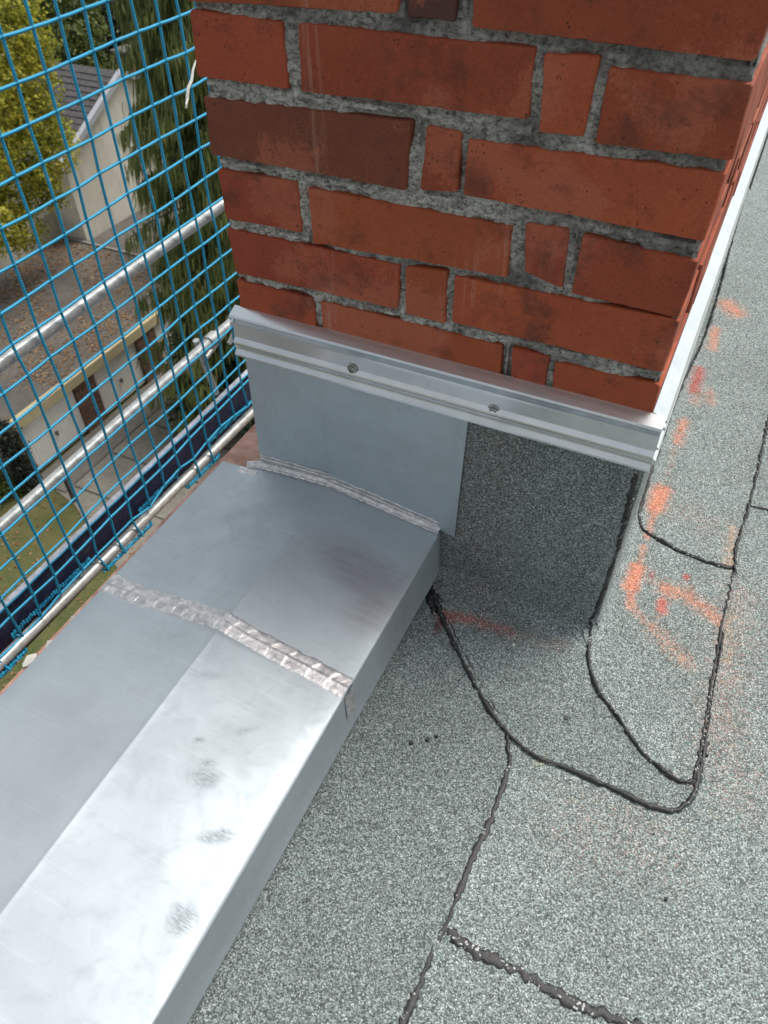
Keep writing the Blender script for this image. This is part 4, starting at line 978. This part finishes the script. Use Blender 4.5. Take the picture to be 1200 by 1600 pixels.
for k, (x, y, r_, lab) in enumerate([(-35, 34.5, 3.4, 'very dark tree just above the small house chimney'), (-35, 39.5, 3.2, 'dark tree at the top edge, half behind the drooping conifer'), (-38, 30.5, 3.5, 'dark tree mass behind the mid green tree'), (-29.5, 36.5, 2.6, 'dark bushy tree behind the right slope of the house roof'), (-44, 38, 4.5, 'farthest dark tree at the top edge of the picture'), (-42, 47, 5, 'far dark tree beyond the conifer')]):
    bl = [(x, y, -9.0 + k % 2, r_), (x + .5, y - r_ * .7, -10.3, r_ * .8), (x, y + r_ * .6, -11, r_ * .8), (x, y, -6.4, r_ * .8), (x + .6, y, -12.5, r_)]
    tree('dark_tree', lab, (x - .3, y, GZ), bl, 2600, .17, ML_DRK, 20 + k)
def conifer(label, base, H, rad, mat, seed, weep=1.0, nb=190, start=.10, name='weeping_conifer', sw=.022, per=62):
    r = random.Random(seed); root = empty(name, base); tag(root, label, 'tree', 'trees beyond the scaffold')
    bx, by, bz = base; mb = MB(); mb.tube([(bx, by, bz), (bx + .1, by, bz + H * .5), (bx, by, bz + H)], .2, 8, rf=lambda i: (.26, .16, .02)[i])
    vs = []; fs = []
    for k in range(nb):
        t = start + (1 - start) * (k / nb) ** 1.1; z = bz + H * t; R_ = rad * (1 - t) ** .62 * r.uniform(.7, 1.12) + .25; an = k * 2.399 + r.uniform(-.3, .3)
        dx, dy = math.cos(an), math.sin(an); pts = [Vector((bx + dx * R_ * u, by + dy * R_ * u, z + .55 * u - 1.5 * weep * u * u * R_ / max(rad, .1))) for u in (0, .25, .5, .75, 1)]
        mb.tube(pts, .03, 4, rf=lambda i: (.045, .035, .025, .016, .006)[i])
        for q in range(per):
            u = .15 + .85 * r.random() ** .7; i = min(3, int(u * 4)); p = pts[i].lerp(pts[i + 1], u * 4 - i); w_ = .30 * (1.1 - u * .5)
            p = p + Vector((-dy, dx, 0)) * r.gauss(0, w_) + Vector((0, 0, r.gauss(0, .05)))
            for t_ in range(2):
                L = r.uniform(.22, .62) * (weep if weep > .5 else .6); s = sw * r.uniform(.6, 1.6); a = r.uniform(0, 6.28); ex = Vector((math.cos(a), math.sin(a), 0)) * s
                c = p + Vector((r.gauss(0, .06), r.gauss(0, .06), 0))
                sway = Vector((dx * .15, dy * .15, 0)) * L + Vector((r.gauss(0, .05), r.gauss(0, .05), 0))
                if weep < .5: sway = Vector((dx, dy, 0)) * L * .6 + Vector((-dy, dx, 0)) * r.gauss(0, .5) * L; Lz = L * .35
                else: Lz = L
                k0 = len(vs); vs += [c - ex, c + ex, c + sway * .6 + ex * 1.2 + Vector((0, 0, -Lz * .6)), c + sway + Vector((0, 0, -Lz)), c + sway * .6 - ex * 1.2 + Vector((0, 0, -Lz * .6))]; fs.append((k0, k0 + 1, k0 + 2, k0 + 3, k0 + 4))
    mb.build('trunk', M_BARK, root, True); mesh('crown', vs, fs, mat, root); parent_keep(root); return root
conifer('tall weeping conifer with drooping sprays close to the left edge of the chimney', (-12.2, 15.6, GZ), 16.0, 3.25, ML_CON, 4, nb=250, sw=.012, per=130)
conifer('darker weeping conifer further back, beside the right end of the house gable', (-16.5, 21.5, GZ), 13.5, 2.4, ML_CON, 14, nb=150)
conifer('low dark fir whose branches reach over the driveway next to the toe board', (-12.6, 14.4, GZ), 4.2, 1.7, ML_FIR, 6, .3, 110, .08, 'fir_tree', .03, 60)
# ivy on the garage corner and a bush
rt = empty('ivy', (-16.3, 9.3, GZ)); tag(rt, 'dark ragged ivy climbing the left corner of the garages', 'ivy')
leaf_blobs('foliage', [(-16.35, 9.30, -12.9, .30), (-16.33, 9.32, -13.3, .28), (-16.3, 9.28, -13.7, .27), (-16.3, 9.30, -14.2, .26), (-16.3, 9.3, -14.7, .3)], 1500, .05, ML_DRK, rt, 31)
mb = MB(); mb.tube([(-16.33, 9.34, GZ), (-16.33, 9.34, -12.9)], .05, 6); mb.build('stem', M_BARK, rt); parent_keep(rt)
rt = empty('bush', (-16.7, 8.7, GZ)); tag(rt, 'low grey green bush at the foot of the cream wall', 'bush')
leaf_blobs('foliage', [(-16.8, 8.7, -14.75, .40), (-16.9, 8.1, -14.7, .45), (-16.4, 9.1, -14.9, .22)], 1100, .05, ML_GRN, rt, 33); parent_keep(rt)
